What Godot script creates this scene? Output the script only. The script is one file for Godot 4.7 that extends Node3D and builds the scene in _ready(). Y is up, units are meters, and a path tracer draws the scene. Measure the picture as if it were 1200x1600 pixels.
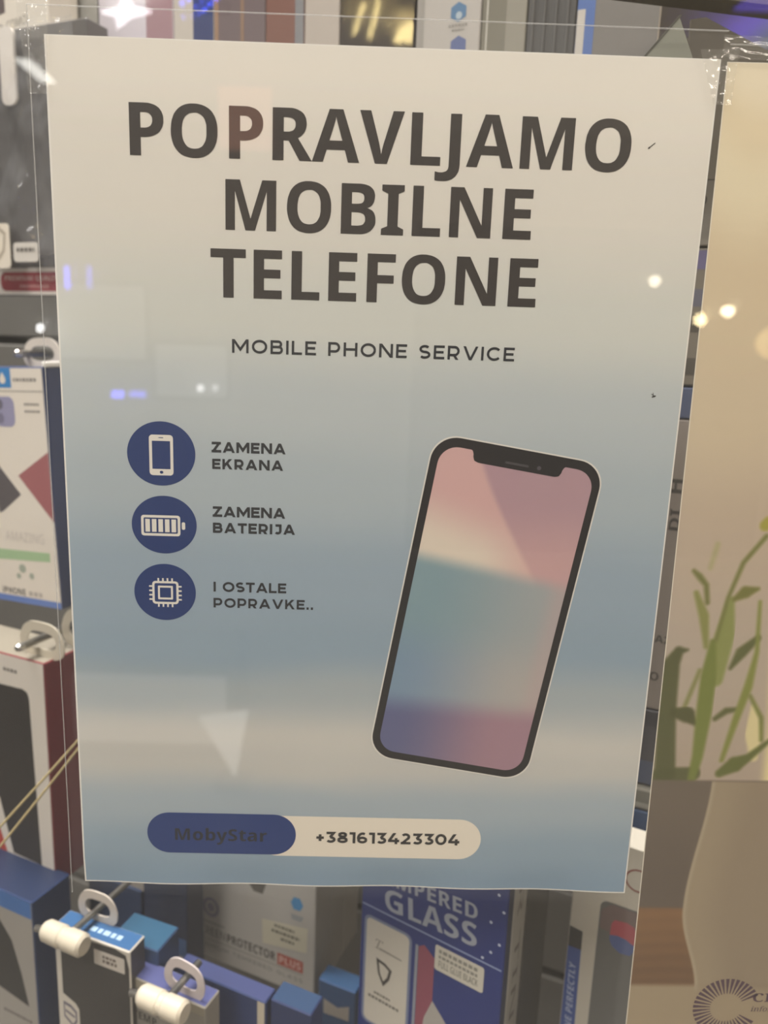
extends Node3D
# A repair-service poster in a clear sleeve, taped to the inside of a shop window in a small mall; phone accessories hang on hooks behind it.
# Millimetre coordinates are measured from the middle of the poster, which hangs CY metres above the floor.

const CY := 1.45
var store := {}
var taken := {}
var FACE := {}

# ---------------------------------------------------------------- materials
func paint(hex: String, rough := 0.55, more := {}) -> StandardMaterial3D:
	var key := hex + str(rough) + str(more)
	if store.has(key):
		return store[key]
	var s := StandardMaterial3D.new()
	s.albedo_color = Color(hex)
	s.roughness = rough
	for k in more:
		s.set(k, more[k])
	store[key] = s
	return s

func clear(alpha := 0.03, rough := 0.04, hex := "ffffff", shine := 0.5) -> StandardMaterial3D:
	var c := Color(hex)
	c.a = alpha
	return paint(c.to_html(true), rough, {"metallic_specular": shine, "transparency": BaseMaterial3D.TRANSPARENCY_ALPHA, "cull_mode": BaseMaterial3D.CULL_DISABLED})

func glowing(hex: String, energy: float) -> StandardMaterial3D:
	return paint("dddddd", 0.4, {"emission_enabled": true, "emission": Color(hex), "emission_energy_multiplier": energy})

# ---------------------------------------------------------------- nodes
func numbered(called: String) -> String:
	taken[called] = taken.get(called, -1) + 1
	return called if taken[called] == 0 else "%s_%03d" % [called, taken[called]]

func thing(called: String, label: String, category: String, group := "", kind := "") -> Node3D:
	var o := Node3D.new()
	o.name = numbered(called)
	add_child(o)
	tag(o, label, category, group, kind)
	return o

func tag(o: Node3D, label: String, category: String, group := "", kind := "") -> void:
	if label: o.set_meta("label", label)
	if category: o.set_meta("category", category)
	if group: o.set_meta("group", group)
	if kind: o.set_meta("kind", kind)

func part(parent: Node, called: String, mesh: Mesh, material: Material) -> MeshInstance3D:
	var o := MeshInstance3D.new()
	o.name = numbered(called) if parent == self else called
	o.mesh = mesh
	o.material_override = material
	parent.add_child(o, true)
	return o

func structure(called: String, mesh: Mesh, material: Material, at: Vector3, label: String) -> MeshInstance3D:
	var o := part(self, called, mesh, material)
	o.position = at
	tag(o, label, "", "", "structure")
	return o

func P(x: float, y: float, z: float) -> Vector3:
	return Vector3(x * 0.001, CY + y * 0.001, z * 0.001)

# ---------------------------------------------------------------- meshes
func from_tris(v: PackedVector3Array, uv := PackedVector2Array(), smooth := false) -> ArrayMesh:
	var st := SurfaceTool.new()
	st.begin(Mesh.PRIMITIVE_TRIANGLES)
	st.set_smooth_group(0 if smooth else -1)
	for i in v.size():
		if uv.size():
			st.set_uv(uv[i])
		st.add_vertex(v[i])
	st.generate_normals()
	if smooth:
		st.index()
	return st.commit()

func box(size: Vector3, bevel := 0.0, at := Vector3.ZERO) -> ArrayMesh:
	# a box with chamfered edges
	var h := size / 2.0
	var b := minf(bevel, minf(h.x, minf(h.y, h.z)) * 0.6)
	var v := PackedVector3Array()
	var quad := func(a: Vector3, bb: Vector3, c: Vector3, d: Vector3):
		var n := (bb - a).cross(c - a)
		var mid := (a + bb + c + d) / 4.0
		if n.dot(mid) < 0.0:   # wound so that the front runs clockwise
			for p in [a, bb, c, a, c, d]: v.append(p + at)
		else:
			for p in [a, c, bb, a, d, c]: v.append(p + at)
	var ax := [Vector3(1, 0, 0), Vector3(0, 1, 0), Vector3(0, 0, 1)]
	for i in 3:
		var n: Vector3 = ax[i]
		var p: Vector3 = ax[(i + 1) % 3]
		var q: Vector3 = ax[(i + 2) % 3]
		var hn := h.dot(n)
		var hp := h.dot(p)
		var hq := h.dot(q)
		for s in [-1.0, 1.0]:
			quad.call(n * hn * s + p * (hp - b) + q * (hq - b), n * hn * s - p * (hp - b) + q * (hq - b), n * hn * s - p * (hp - b) - q * (hq - b), n * hn * s + p * (hp - b) - q * (hq - b))
			if b > 0.0:
				for t in [-1.0, 1.0]:
					quad.call(n * hn * s + p * (hp - b) * t + q * (hq - b), n * hn * s + p * (hp - b) * t - q * (hq - b), n * (hn - b) * s + p * hp * t - q * (hq - b), n * (hn - b) * s + p * hp * t + q * (hq - b))
	if b > 0.0:
		for sx in [-1.0, 1.0]:
			for sy in [-1.0, 1.0]:
				for sz in [-1.0, 1.0]:
					var a := Vector3(h.x * sx, (h.y - b) * sy, (h.z - b) * sz)
					var c := Vector3((h.x - b) * sx, h.y * sy, (h.z - b) * sz)
					var d := Vector3((h.x - b) * sx, (h.y - b) * sy, h.z * sz)
					if (c - a).cross(d - a).dot(a) < 0.0:
						for p in [a, c, d]: v.append(p + at)
					else:
						for p in [a, d, c]: v.append(p + at)
	return from_tris(v)

func frame(origin: Vector3, x: Vector3, y: Vector3, n: Vector3) -> Transform3D:
	return Transform3D(Basis(x, y, n), origin)

func flat(pieces: Array, t: Transform3D, lift: float) -> ArrayMesh:
	# polygons in millimetres laid on the plane t, lift metres above it
	var v := PackedVector3Array()
	for poly in pieces:
		var idx := Geometry2D.triangulate_polygon(poly)
		for i in range(0, idx.size(), 3):
			var a: Vector2 = poly[idx[i]]
			var b: Vector2 = poly[idx[i + 1]]
			var c: Vector2 = poly[idx[i + 2]]
			if (b - a).cross(c - a) > 0.0:
				var s := b
				b = c
				c = s
			for p: Vector2 in [a, b, c]:
				v.append(t * Vector3(p.x * 0.001, p.y * 0.001, lift))
	return from_tris(v)

func sheet(parent: Node, called: String, pieces: Array, material: Material, t: Transform3D, layer := 1.0) -> MeshInstance3D:
	return part(parent, called, flat(pieces, t, layer * 0.00006), material)

func rr(x0: float, y0: float, x1: float, y1: float, r := 0.0, n := 6) -> PackedVector2Array:
	var out := PackedVector2Array()
	if r <= 0.0:
		return PackedVector2Array([Vector2(x0, y0), Vector2(x1, y0), Vector2(x1, y1), Vector2(x0, y1)])
	for c in [[x1 - r, y1 - r, 0.0], [x0 + r, y1 - r, 90.0], [x0 + r, y0 + r, 180.0], [x1 - r, y0 + r, 270.0]]:
		for i in n + 1:
			var a := deg_to_rad(c[2] + 90.0 * i / n)
			out.append(Vector2(c[0] + cos(a) * r, c[1] + sin(a) * r))
	return out

func oval(cx: float, cy: float, rx: float, ry: float, n := 48) -> PackedVector2Array:
	var out := PackedVector2Array()
	for i in n:
		out.append(Vector2(cx + cos(TAU * i / n) * rx, cy + sin(TAU * i / n) * ry))
	return out

func ring(outer: PackedVector2Array, inner: PackedVector2Array) -> Array:
	# strips between two outlines of as many points
	var out := []
	var n := outer.size()
	for i in n:
		var j := (i + 1) % n
		out.append(PackedVector2Array([outer[i], outer[j], inner[j], inner[i]]))
	return out

func poly(a: Array) -> PackedVector2Array:
	var out := PackedVector2Array()
	for i in range(0, a.size(), 2):
		out.append(Vector2(a[i], a[i + 1]))
	return out

func turned(p: PackedVector2Array, deg: float, at: Vector2) -> PackedVector2Array:
	return Transform2D(deg_to_rad(deg), at) * p

func plate(pieces: Array, outlines: Array, thick: float) -> ArrayMesh:
	# a plate in the xy plane, millimetres, with the given outlines as its edges
	var v := PackedVector3Array()
	for pl in pieces:
		var idx := Geometry2D.triangulate_polygon(pl)
		for i in range(0, idx.size(), 3):
			var q := [pl[idx[i]], pl[idx[i + 1]], pl[idx[i + 2]]]
			if (q[1] - q[0]).cross(q[2] - q[0]) > 0.0:
				q = [q[0], q[2], q[1]]
			for k in [0, 1, 2]: v.append(Vector3(q[k].x, q[k].y, thick / 2) * 0.001)
			for k in [0, 2, 1]: v.append(Vector3(q[k].x, q[k].y, -thick / 2) * 0.001)
	for o in outlines:
		for i in o.size():
			var a: Vector2 = o[i]
			var b: Vector2 = o[(i + 1) % o.size()]
			var q := [Vector3(a.x, a.y, thick / 2), Vector3(b.x, b.y, thick / 2), Vector3(b.x, b.y, -thick / 2), Vector3(a.x, a.y, -thick / 2)]
			for k in [0, 1, 2, 0, 2, 3]: v.append(q[k] * 0.001)
	return from_tris(v)

func lathe(profile: Array, n := 24) -> ArrayMesh:
	# profile of (radius, z) in millimetres turned about z
	var v := PackedVector3Array()
	for k in profile.size() - 1:
		for i in n:
			var a0 := TAU * i / n
			var a1 := TAU * (i + 1) / n
			var f := func(p: Vector2, a: float) -> Vector3: return Vector3(cos(a) * p.x, sin(a) * p.x, p.y) * 0.001
			var q := [f.call(profile[k], a0), f.call(profile[k], a1), f.call(profile[k + 1], a1), f.call(profile[k + 1], a0)]
			for j in [0, 2, 1, 0, 3, 2]: v.append(q[j])
	return from_tris(v, PackedVector2Array(), false)

func tube(path: Array, r: float, n := 10) -> ArrayMesh:
	# a round bar along points in metres
	var v := PackedVector3Array()
	var rings := []
	for i in path.size():
		var d: Vector3 = (path[mini(i + 1, path.size() - 1)] - path[maxi(i - 1, 0)]).normalized()
		var s := d.cross(Vector3.UP if absf(d.y) < 0.9 else Vector3.RIGHT).normalized()
		var u := s.cross(d)
		var row := []
		for k in n:
			row.append(path[i] + (s * cos(TAU * k / n) + u * sin(TAU * k / n)) * r)
		rings.append(row)
	for i in path.size() - 1:
		for k in n:
			var l := (k + 1) % n
			for p in [rings[i][k], rings[i + 1][l], rings[i][l], rings[i][k], rings[i + 1][k], rings[i + 1][l]]: v.append(p)
	for e in [[0, 1], [path.size() - 1, -1]]:
		for k in n:
			var tri := [path[e[0]], rings[e[0]][k], rings[e[0]][(k + 1) % n]]
			if e[1] < 0: tri = [tri[0], tri[2], tri[1]]
			for p in tri: v.append(p)
	return from_tris(v)

func grid(x0: float, y0: float, x1: float, y1: float, nx: int, ny: int, lift: Callable) -> ArrayMesh:
	# a sheet in the xy plane, millimetres (y up), with uv 0..1 from its top left corner
	var v := PackedVector3Array()
	var uv := PackedVector2Array()
	for j in ny:
		for i in nx:
			var c := []
			for d in [[0, 0], [1, 0], [1, 1], [0, 1]]:
				c.append(Vector2(float(i + d[0]) / nx, float(j + d[1]) / ny))
			for k in [0, 2, 1, 0, 3, 2]:
				var q: Vector2 = c[k]
				var p := Vector2(lerpf(x0, x1, q.x), lerpf(y0, y1, q.y))
				v.append(Vector3(p.x, p.y, lift.call(p)) * 0.001)
				uv.append(Vector2(q.x, 1.0 - q.y))
	return from_tris(v, uv, true)

# ---------------------------------------------------------------- lettering
func font(family: String, weight: int) -> SystemFont:
	var f := SystemFont.new()
	f.font_names = PackedStringArray([family])
	f.font_weight = weight
	return f

func words_of(text: String, f: Font) -> Array:
	var tm := TextMesh.new()
	tm.font = f
	tm.font_size = 96
	tm.pixel_size = 0.01
	tm.depth = 0.0
	tm.curve_step = 1.0
	tm.text = text
	return [tm.surface_get_arrays(0)[Mesh.ARRAY_VERTEX], tm.surface_get_arrays(0)[Mesh.ARRAY_INDEX], tm.get_aabb()]

func text(parent: Node, called: String, words: String, f: Font, t: Transform3D, x0: float, x1: float, base: float, cap: float, material: Material, layer := 1.5, slant := 0.0) -> MeshInstance3D:
	# words fitted between x0 and x1, capitals cap millimetres high on the line base
	var a := words_of(words, f)
	var hb: AABB = words_of("H", f)[2]
	var bb: AABB = a[2]
	var sx := (x1 - x0) / bb.size.x
	var sy := cap / hb.size.y
	var v := PackedVector3Array()
	var src: PackedVector3Array = a[0]
	var idx: PackedInt32Array = a[1]
	var order := range(src.size()) if idx.is_empty() else Array(idx)
	for i in range(0, order.size() - 2, 3):
		var q := []
		for k in 3:
			var p: Vector3 = src[order[i + k]]
			var y := (p.y - hb.position.y) * sy
			q.append(Vector2(x0 + (p.x - bb.position.x) * sx + y * slant, base + y))
		if (q[1] - q[0]).cross(q[2] - q[0]) > 0.0:
			q = [q[0], q[2], q[1]]
		for k in 3:
			v.append(t * Vector3(q[k].x * 0.001, q[k].y * 0.001, layer * 0.00006))
	return part(parent, called, from_tris(v), material)

func arc(cx: float, cy: float, rx: float, ry: float, a0: float, a1: float) -> Array:
	var n := maxi(4, int(absf(a1 - a0) / 12.0))
	var out := []
	for i in n + 1:
		var a := deg_to_rad(lerpf(a0, a1, float(i) / n))
		out.append(Vector2(cx + cos(a) * rx, cy + sin(a) * ry))
	return out

func glyph(ch: String, w: float) -> Array:
	# geometric sans-serif capitals one unit high: [width, strokes]
	var h := w / 2.0
	var V := func(x: float, y: float) -> Vector2: return Vector2(x, y)
	match ch:
		"I": return [w, [[V.call(h, 0), V.call(h, 1)]]]
		"L": return [0.76, [[V.call(h, 1), V.call(h, h), V.call(0.76, h)]]]
		"E": return [0.8, [[V.call(0.8, 1 - h), V.call(h, 1 - h), V.call(h, h), V.call(0.8, h)], [V.call(h, 0.51), V.call(0.73, 0.51)]]]
		"H": return [1.02, [[V.call(h, 0), V.call(h, 1)], [V.call(1.02 - h, 0), V.call(1.02 - h, 1)], [V.call(h, 0.51), V.call(1.02 - h, 0.51)]]]
		"T": return [0.86, [[V.call(0, 1 - h), V.call(0.86, 1 - h)], [V.call(0.43, 0), V.call(0.43, 1 - h)]]]
		"P", "R":
			var r := (1.0 - h - 0.33) / 2.0
			var s := [[V.call(h, 0), V.call(h, 1)], [V.call(h, 1 - h), V.call(0.88 - h - r, 1 - h)] + arc(0.88 - h - r, 0.33 + r, r, r, 84, -84) + [V.call(0.88 - h - r, 0.33), V.call(h, 0.33)]]
			if ch == "R": s.append([V.call(0.42, 0.4), V.call(0.9 - h * 0.9, -0.16)])
			return [0.9, s]
		"B":
			var r1 := (1.0 - h - 0.52) / 2.0
			var r2 := (0.52 - h) / 2.0
			return [0.92, [[V.call(h, 0), V.call(h, 1)], [V.call(h, 1 - h), V.call(0.86 - h - r1, 1 - h)] + arc(0.86 - h - r1, 0.52 + r1, r1, r1, 84, -84) + [V.call(0.86 - h - r1, 0.52), V.call(h, 0.52)], [V.call(0.5, 0.52)] + arc(0.92 - h - r2, h + r2, r2, r2, 84, -84) + [V.call(0.92 - h - r2, h), V.call(h, h)]]]
		"O": return [1.14, [arc(0.57, 0.5, 0.57 - h, 0.5 - h, 0, 180), arc(0.57, 0.5, 0.57 - h, 0.5 - h, 180, 360)]]
		"C": return [1.02, [arc(0.56, 0.5, 0.56 - h, 0.5 - h, 42, 318)]]
		"S":
			var r := 0.25 - h / 2.0
			return [0.86, [arc(0.43, 0.5 + r, 0.41 - h, r, 38, 270) + arc(0.43, 0.5 - r, 0.43 - h, r, 85, -142)]]
		"A": return [1.12, [[V.call(h * 1.1 - 0.1, -0.22), V.call(0.56 + 0.09, 1.2)], [V.call(1.12 - h * 1.1 + 0.1, -0.22), V.call(0.56 - 0.09, 1.2)], [V.call(0.26, 0.28), V.call(0.86, 0.28)]]]
		"V": return [1.12, [[V.call(h * 1.1 - 0.1, 1.22), V.call(0.56 + 0.09, -0.2)], [V.call(1.12 - h * 1.1 + 0.1, 1.22), V.call(0.56 - 0.09, -0.2)]]]
		"N": return [1.02, [[V.call(h, 0), V.call(h, 1)], [V.call(1.02 - h, 0), V.call(1.02 - h, 1)], [V.call(h * 0.9 - 0.1, 1.13), V.call(1.02 - h * 0.9 + 0.1, -0.13)]]]
		"M": return [1.22, [[V.call(h, 0), V.call(h, 1)], [V.call(1.22 - h, 0), V.call(1.22 - h, 1)], [V.call(h * 0.8, 1.02), V.call(0.61, 0.26), V.call(1.22 - h * 0.8, 1.02)]]]
		"Z": return [0.9, [[V.call(0.02, 1 - h), V.call(0.88, 1 - h)], [V.call(0, h), V.call(0.9, h)], [V.call(0.88 - h * 1.5, 1 - h), V.call(h * 1.5, h)]]]
		"K": return [0.98, [[V.call(h, 0), V.call(h, 1)], [V.call(h, 0.27), V.call(0.98 - h, 1.1)], [V.call(0.42, 0.62), V.call(1.02 - h * 0.8, -0.14)]]]
		"J": return [0.72, [[V.call(0.14, 1 - h), V.call(0.72 - h, 1 - h), V.call(0.72 - h, 0.33)] + arc(0.36, 0.33, 0.36 - h, 0.33 - h, -8, -140)]]
		"U": return [1.0, [[V.call(h, 1), V.call(h, 0.42)] + arc(0.5, 0.42, 0.5 - h, 0.42 - h, 188, 352) + [V.call(1.0 - h, 0.42), V.call(1.0 - h, 1)]]]
		"D": return [1.04, [[V.call(h, 0), V.call(h, 1)], [V.call(h, 1 - h), V.call(0.5, 1 - h)] + arc(0.5, 0.5, 0.54 - h, 0.5 - h, 84, -84) + [V.call(0.5, h), V.call(h, h)]]]
		"G": return [1.06, [arc(0.56, 0.5, 0.56 - h, 0.5 - h, 42, 318) + [V.call(1.0 - h, 0.5)], [V.call(0.62, 0.5), V.call(1.0, 0.5)]]]
		"+": return [0.66, [[V.call(0.03, 0.45), V.call(0.63, 0.45)], [V.call(0.33, 0.15), V.call(0.33, 0.75)]]]
		".": return [w * 1.15, [[V.call(w * 0.57, 0), V.call(w * 0.57, w * 1.15)]]]
		"0": return [0.92, [arc(0.46, 0.5, 0.46 - h, 0.5 - h, 0, 180), arc(0.46, 0.5, 0.46 - h, 0.5 - h, 180, 360)]]
		"1": return [0.48, [[V.call(0, 1 - h), V.call(0.48 - h, 1 - h), V.call(0.48 - h, 0)]]]
		"2": return [0.8, [arc(0.38, 0.67, 0.37 - h, 0.33 - h, 150, -35) + [V.call(h * 1.3, h)], [V.call(0, h), V.call(0.8, h)]]]
		"3": return [0.8, [[V.call(0.06, 1 - h), V.call(0.74 - h, 1 - h), V.call(0.4, 0.58)] + arc(0.4, 0.3, 0.4 - h, 0.3 - h, 80, -150)]]
		"4": return [0.92, [[V.call(0.58, 1.08), V.call(0.1, 0.29)], [V.call(0.02, 0.29), V.call(0.92, 0.29)], [V.call(0.66, 0), V.call(0.66, 0.55)]]]
		"6": return [0.84, [arc(0.43, 0.31, 0.41 - h, 0.31 - h, 0, 180), arc(0.43, 0.31, 0.41 - h, 0.31 - h, 180, 360), arc(0.46, 0.5, 0.46 - h, 0.5 - h, 62, 195)]]
		"8": return [0.86, [arc(0.43, 0.74, 0.37 - h, 0.26 - h, 0, 180), arc(0.43, 0.74, 0.37 - h, 0.26 - h, 180, 360), arc(0.43, 0.28, 0.43 - h, 0.28 - h, 0, 180), arc(0.43, 0.28, 0.43 - h, 0.28 - h, 180, 360)]]
	return [0.4, []]

func stroke_outline(s: Array, h: float) -> PackedVector2Array:
	var left := PackedVector2Array()
	var right := PackedVector2Array()
	for i in s.size():
		var d0: Vector2 = (s[i] - s[maxi(i - 1, 0)]).normalized()
		var d1: Vector2 = (s[mini(i + 1, s.size() - 1)] - s[i]).normalized()
		if i == 0: d0 = d1
		if i == s.size() - 1: d1 = d0
		var n0 := Vector2(-d0.y, d0.x)
		var n1 := Vector2(-d1.y, d1.x)
		var mid := (n0 + n1).normalized()
		var k := h / maxf(0.35, mid.dot(n0))
		left.append(s[i] + mid * k)
		right.append(s[i] - mid * k)
	right.reverse()
	left.append_array(right)
	return left

func geo_text(parent: Node, called: String, words: String, t: Transform3D, x0: float, x1: float, base: float, cap: float, weight: float, material: Material, layer := 1.5) -> MeshInstance3D:
	# geometric capitals from strokes, letter-spaced to fill x0..x1
	var total := 0.0
	var gaps := 0
	for i in words.length():
		total += 0.42 if words[i] == " " else glyph(words[i], weight)[0]
		gaps += 1 if i < words.length() - 1 else 0
	var space := ((x1 - x0) / cap - total) / maxf(1, gaps)
	var squeeze := 1.0
	if space < 0.1:
		squeeze = (x1 - x0) / cap / (total + 0.1 * gaps)
		space = 0.1
	var pieces := []
	var x := 0.0
	for i in words.length():
		if words[i] == " ":
			x += 0.42 + space
			continue
		var g := glyph(words[i], weight)
		var done := []
		for s in g[1]:
			var now := [stroke_outline(s, weight / 2.0)]
			now = Geometry2D.intersect_polygons(now[0], rr(-1, 0, 3, 1))
			for before in done:
				var rest := []
				for q in now:
					rest.append_array(Geometry2D.clip_polygons(q, before))
				now = rest
			done.append_array(now)
		for q in done:
			var out := PackedVector2Array()
			for p: Vector2 in q:
				out.append(Vector2(x0 + (x + p.x) * squeeze * cap, base + p.y * cap))
			if out.size() > 2 and not Geometry2D.is_polygon_clockwise(q):
				pieces.append(out)
		x += g[0] + space
	return sheet(parent, called, pieces, material, t, layer)

# ---------------------------------------------------------------- printed pictures
func ramp_at(stops: Array, y: float) -> Color:
	for i in stops.size() - 1:
		if y <= stops[i + 1][0]:
			var k := clampf((y - stops[i][0]) / (stops[i + 1][0] - stops[i][0]), 0, 1)
			return Color(stops[i][1]).lerp(Color(stops[i + 1][1]), k * k * (3 - 2 * k))
	return Color(stops[-1][1])

func picture(w: int, h: int, f: Callable) -> ImageTexture:
	var im := Image.create(w, h, false, Image.FORMAT_RGB8)
	for j in h:
		for i in w:
			im.set_pixel(i, j, f.call((i + 0.5) / w, (j + 0.5) / h))
	return ImageTexture.create_from_image(im)

func printed(tex: Texture2D, rough := 0.6) -> StandardMaterial3D:
	var s := StandardMaterial3D.new()
	s.albedo_texture = tex
	s.roughness = rough
	s.texture_repeat = false
	return s

func capsule_mask(p: Vector2, pts: Array, blur: float) -> float:
	# how much of a soft tapered stroke [x, y, radius] covers p
	var best := 9.9e9
	for i in pts.size() - 1:
		var a := Vector2(pts[i][0], pts[i][1])
		var b := Vector2(pts[i + 1][0], pts[i + 1][1])
		var k := clampf((p - a).dot(b - a) / (b - a).length_squared(), 0, 1)
		best = minf(best, p.distance_to(a.lerp(b, k)) - lerpf(pts[i][2], pts[i + 1][2], k) * 1.4)
	return 1.0 - smoothstep(-blur, blur, best)

# ---------------------------------------------------------------- boxes on the hooks
func carton(called: String, label: String, category: String, group: String, at: Vector3, yaw: float, rect: Array, depth: float, body: Material, front: Material = null, side: Material = null, top: Material = null, roll := 0.0) -> Dictionary:
	# rect = x0, x1, y0, y1 of the front in millimetres from the measured point «at»; depth runs back from the front
	var n := thing(called, label, category, group)
	var a := deg_to_rad(yaw)
	var mid: float = (rect[0] + rect[1]) / 2.0
	n.rotation = Vector3(0, -a, 0)
	n.position = P(at.x + cos(a) * mid, at.y + rect[2], at.z + sin(a) * mid)
	if roll != 0.0:
		n.rotate_object_local(Vector3.BACK, deg_to_rad(roll))
	var w: float = rect[1] - rect[0]
	var h: float = rect[3] - rect[2]
	part(n, "carton", box(Vector3(w, h, depth) * 0.001, 0.0006, Vector3(0, h / 2, -depth / 2) * 0.001), body)
	var o := {
		"n": n,
		"front": frame(Vector3(-mid, -rect[2], 0) * 0.001, Vector3.RIGHT, Vector3.UP, Vector3.BACK),
		"side": frame(Vector3(w / 2, -rect[2], 0) * 0.001, Vector3.FORWARD, Vector3.UP, Vector3.RIGHT),
		"top": frame(Vector3(-mid, h, 0) * 0.001, Vector3.RIGHT, Vector3.FORWARD, Vector3.UP),
	}
	if front: sheet(n, "front_panel", [rr(rect[0] + 0.7, rect[2] + 0.7, rect[1] - 0.7, rect[3] - 0.7)], front, o.front)
	if side: sheet(n, "side_panel", [rr(0.7, rect[2] + 0.7, depth - 0.7, rect[3] - 0.7)], side, o.side)
	if top: sheet(n, "top_panel", [rr(rect[0] + 0.7, 0.7, rect[1] - 0.7, depth - 0.7)], top, o.top)
	return o

func hang_tab(o: Dictionary, cx: float, base: float, w: float, h: float, back: float, material: Material, hole := true, roll := 0.0) -> MeshInstance3D:
	# a stiff tab with a slot for the hook, standing on the top edge of the box
	var outer := PackedVector2Array()
	var inner := PackedVector2Array()
	for i in 40:
		var a := TAU * i / 40
		var e := 0.62
		var sx := signf(cos(a)) * pow(absf(cos(a)), e)
		var sy := signf(sin(a)) * pow(absf(sin(a)), e)
		outer.append(Vector2(sx * w / 2 * (1.0 if sy < 0 else 1.0 - 0.22 * sy), h / 2 + sy * h / 2))
		inner.append(Vector2(sx * w * 0.32 * (1.0 if sy < 0 else 1.0 - 0.15 * sy), h * 0.5 + sy * h * 0.24))
	var m := plate(ring(outer, inner) if hole else [outer], [outer, inner] if hole else [outer], 0.8)
	var p := part(o.n, "hang_tab", m, material)
	p.position = o.front * Vector3(cx * 0.001, base * 0.001, -back * 0.001)
	p.rotation.z = deg_to_rad(roll)
	return p

func hook(label: String, tip: Vector3, yaw: float, length := 0.0, _lock := false, radius := 1.9) -> Node3D:
	# a wire display hook reaching forward from the slatted panel; tip in millimetres
	if length == 0.0:
		var pn := deg_to_rad(25.0)
		length = (-sin(pn) * tip.x + cos(pn) * tip.z + 306.0) / cos(deg_to_rad(yaw - 25.0)) - 2.5
	var n := thing("display_hook", label, "hook", "hooks on the display panel")
	n.rotation.y = -deg_to_rad(yaw)
	n.position = P(tip.x, tip.y, tip.z)
	part(n, "rod", tube([Vector3(0, 0, 0.0), Vector3(0, 0, -length * 0.001)], radius * 0.001, 12), paint("9a9892", 0.28, {"metallic": 0.9}))
	part(n, "tip", lathe([Vector2(0, 2.2), Vector2(1.6, 1.6), Vector2(2.5, 0), Vector2(2.5, -3), Vector2(1.6, -4)], 16), paint("c8c6c0", 0.2, {"metallic": 0.9}))
	part(n, "bracket", box(Vector3(0.03, 0.014, 0.004), 0.001, Vector3(0, 0, -length * 0.001)), paint("8c8a86", 0.4, {"metallic": 0.7}))
	return n

# ---------------------------------------------------------------- the scene
func _ready() -> void:
	camera_and_light()
	rooms()
	mall_lamps()
	display_panel()
	service_poster()
	plant_poster()
	sleeves_and_tape()
	left_column()
	bottom_row()
	top_row()
	gap_column()

func camera_and_light() -> void:
	var cam := Camera3D.new()
	cam.name = "camera"
	add_child(cam)
	cam.transform = Transform3D(Basis(Vector3(0.99947638, 0.03053478, 0.01070501), Vector3(-0.02758351, 0.97700171, -0.21143986), Vector3(-0.01691508, 0.21103386, 0.97733238)), Vector3(-0.0087108, CY + 0.0598475, 0.2704398))
	var lens := CameraAttributesPhysical.new()
	lens.frustum_near = 0.05
	lens.frustum_far = 60.0
	lens.frustum_focal_length = 6.0
	lens.frustum_focus_distance = 0.272
	lens.exposure_aperture = 2.4
	cam.attributes = lens
	cam.set_frustum(2.0 * 0.05 * 800.0 / 1240.0, Vector2(41.4, -2.65) / 1240.0 * 0.05, 0.05, 60.0)
	cam.current = true
	var we := WorldEnvironment.new()
	we.name = "surroundings"
	var e := Environment.new()
	e.background_mode = Environment.BG_COLOR
	e.background_color = Color(0, 0, 0)
	e.tonemap_mode = Environment.TONE_MAPPER_LINEAR
	e.tonemap_exposure = 1.0
	e.sdfgi_enabled = true
	e.ssao_enabled = true
	e.ssil_enabled = true
	we.environment = e
	add_child(we)
	# ceiling panels of the mall, over the head of whoever reads the poster, and the light strip inside the shop
	ceiling_panel(Vector3(0.95, 2.9, 1.25), Vector2(0.9, 0.6), 3.4, "fff5e6", "warm square ceiling panel of the mall nearest the right poster")
	ceiling_panel(Vector3(-0.75, 2.9, 1.15), Vector2(0.6, 0.6), 2.3, "fffaf4", "pale square ceiling panel of the mall left of the warm one")
	ceiling_panel(Vector3(-1.9, 2.9, 3.0), Vector2(0.6, 0.6), 2.4, "ffffff", "pale square ceiling panel over the left side of the passage")
	ceiling_panel(Vector3(-0.45, 2.9, -0.3), Vector2(1.0, 0.3), 4.6, "fffcf8", "long white light panel on the shop ceiling above the window")

func ceiling_panel(at: Vector3, size: Vector2, energy: float, hex: String, label: String) -> void:
	var n := thing("ceiling_light", label, "ceiling light", "panel lights on the ceilings")
	n.position = at
	part(n, "housing", box(Vector3(size.x + 0.06, 0.03, size.y + 0.06), 0.004, Vector3(0, -0.015, 0)), paint("e2e0dc", 0.5))
	part(n, "diffuser_light", box(Vector3(size.x, 0.012, size.y), 0.002, Vector3(0, -0.036, 0)), glowing(hex, 3.0))
	var l := AreaLight3D.new()
	l.name = "panel_light"
	l.area_size = size
	l.area_normalize_energy = true
	l.light_energy = energy
	l.light_color = Color(hex)
	l.area_range = 14.0
	l.area_attenuation = 2.0
	l.shadow_enabled = true
	n.add_child(l)
	l.position = Vector3(0, -0.05, 0)
	l.rotation.x = -PI / 2

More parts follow.
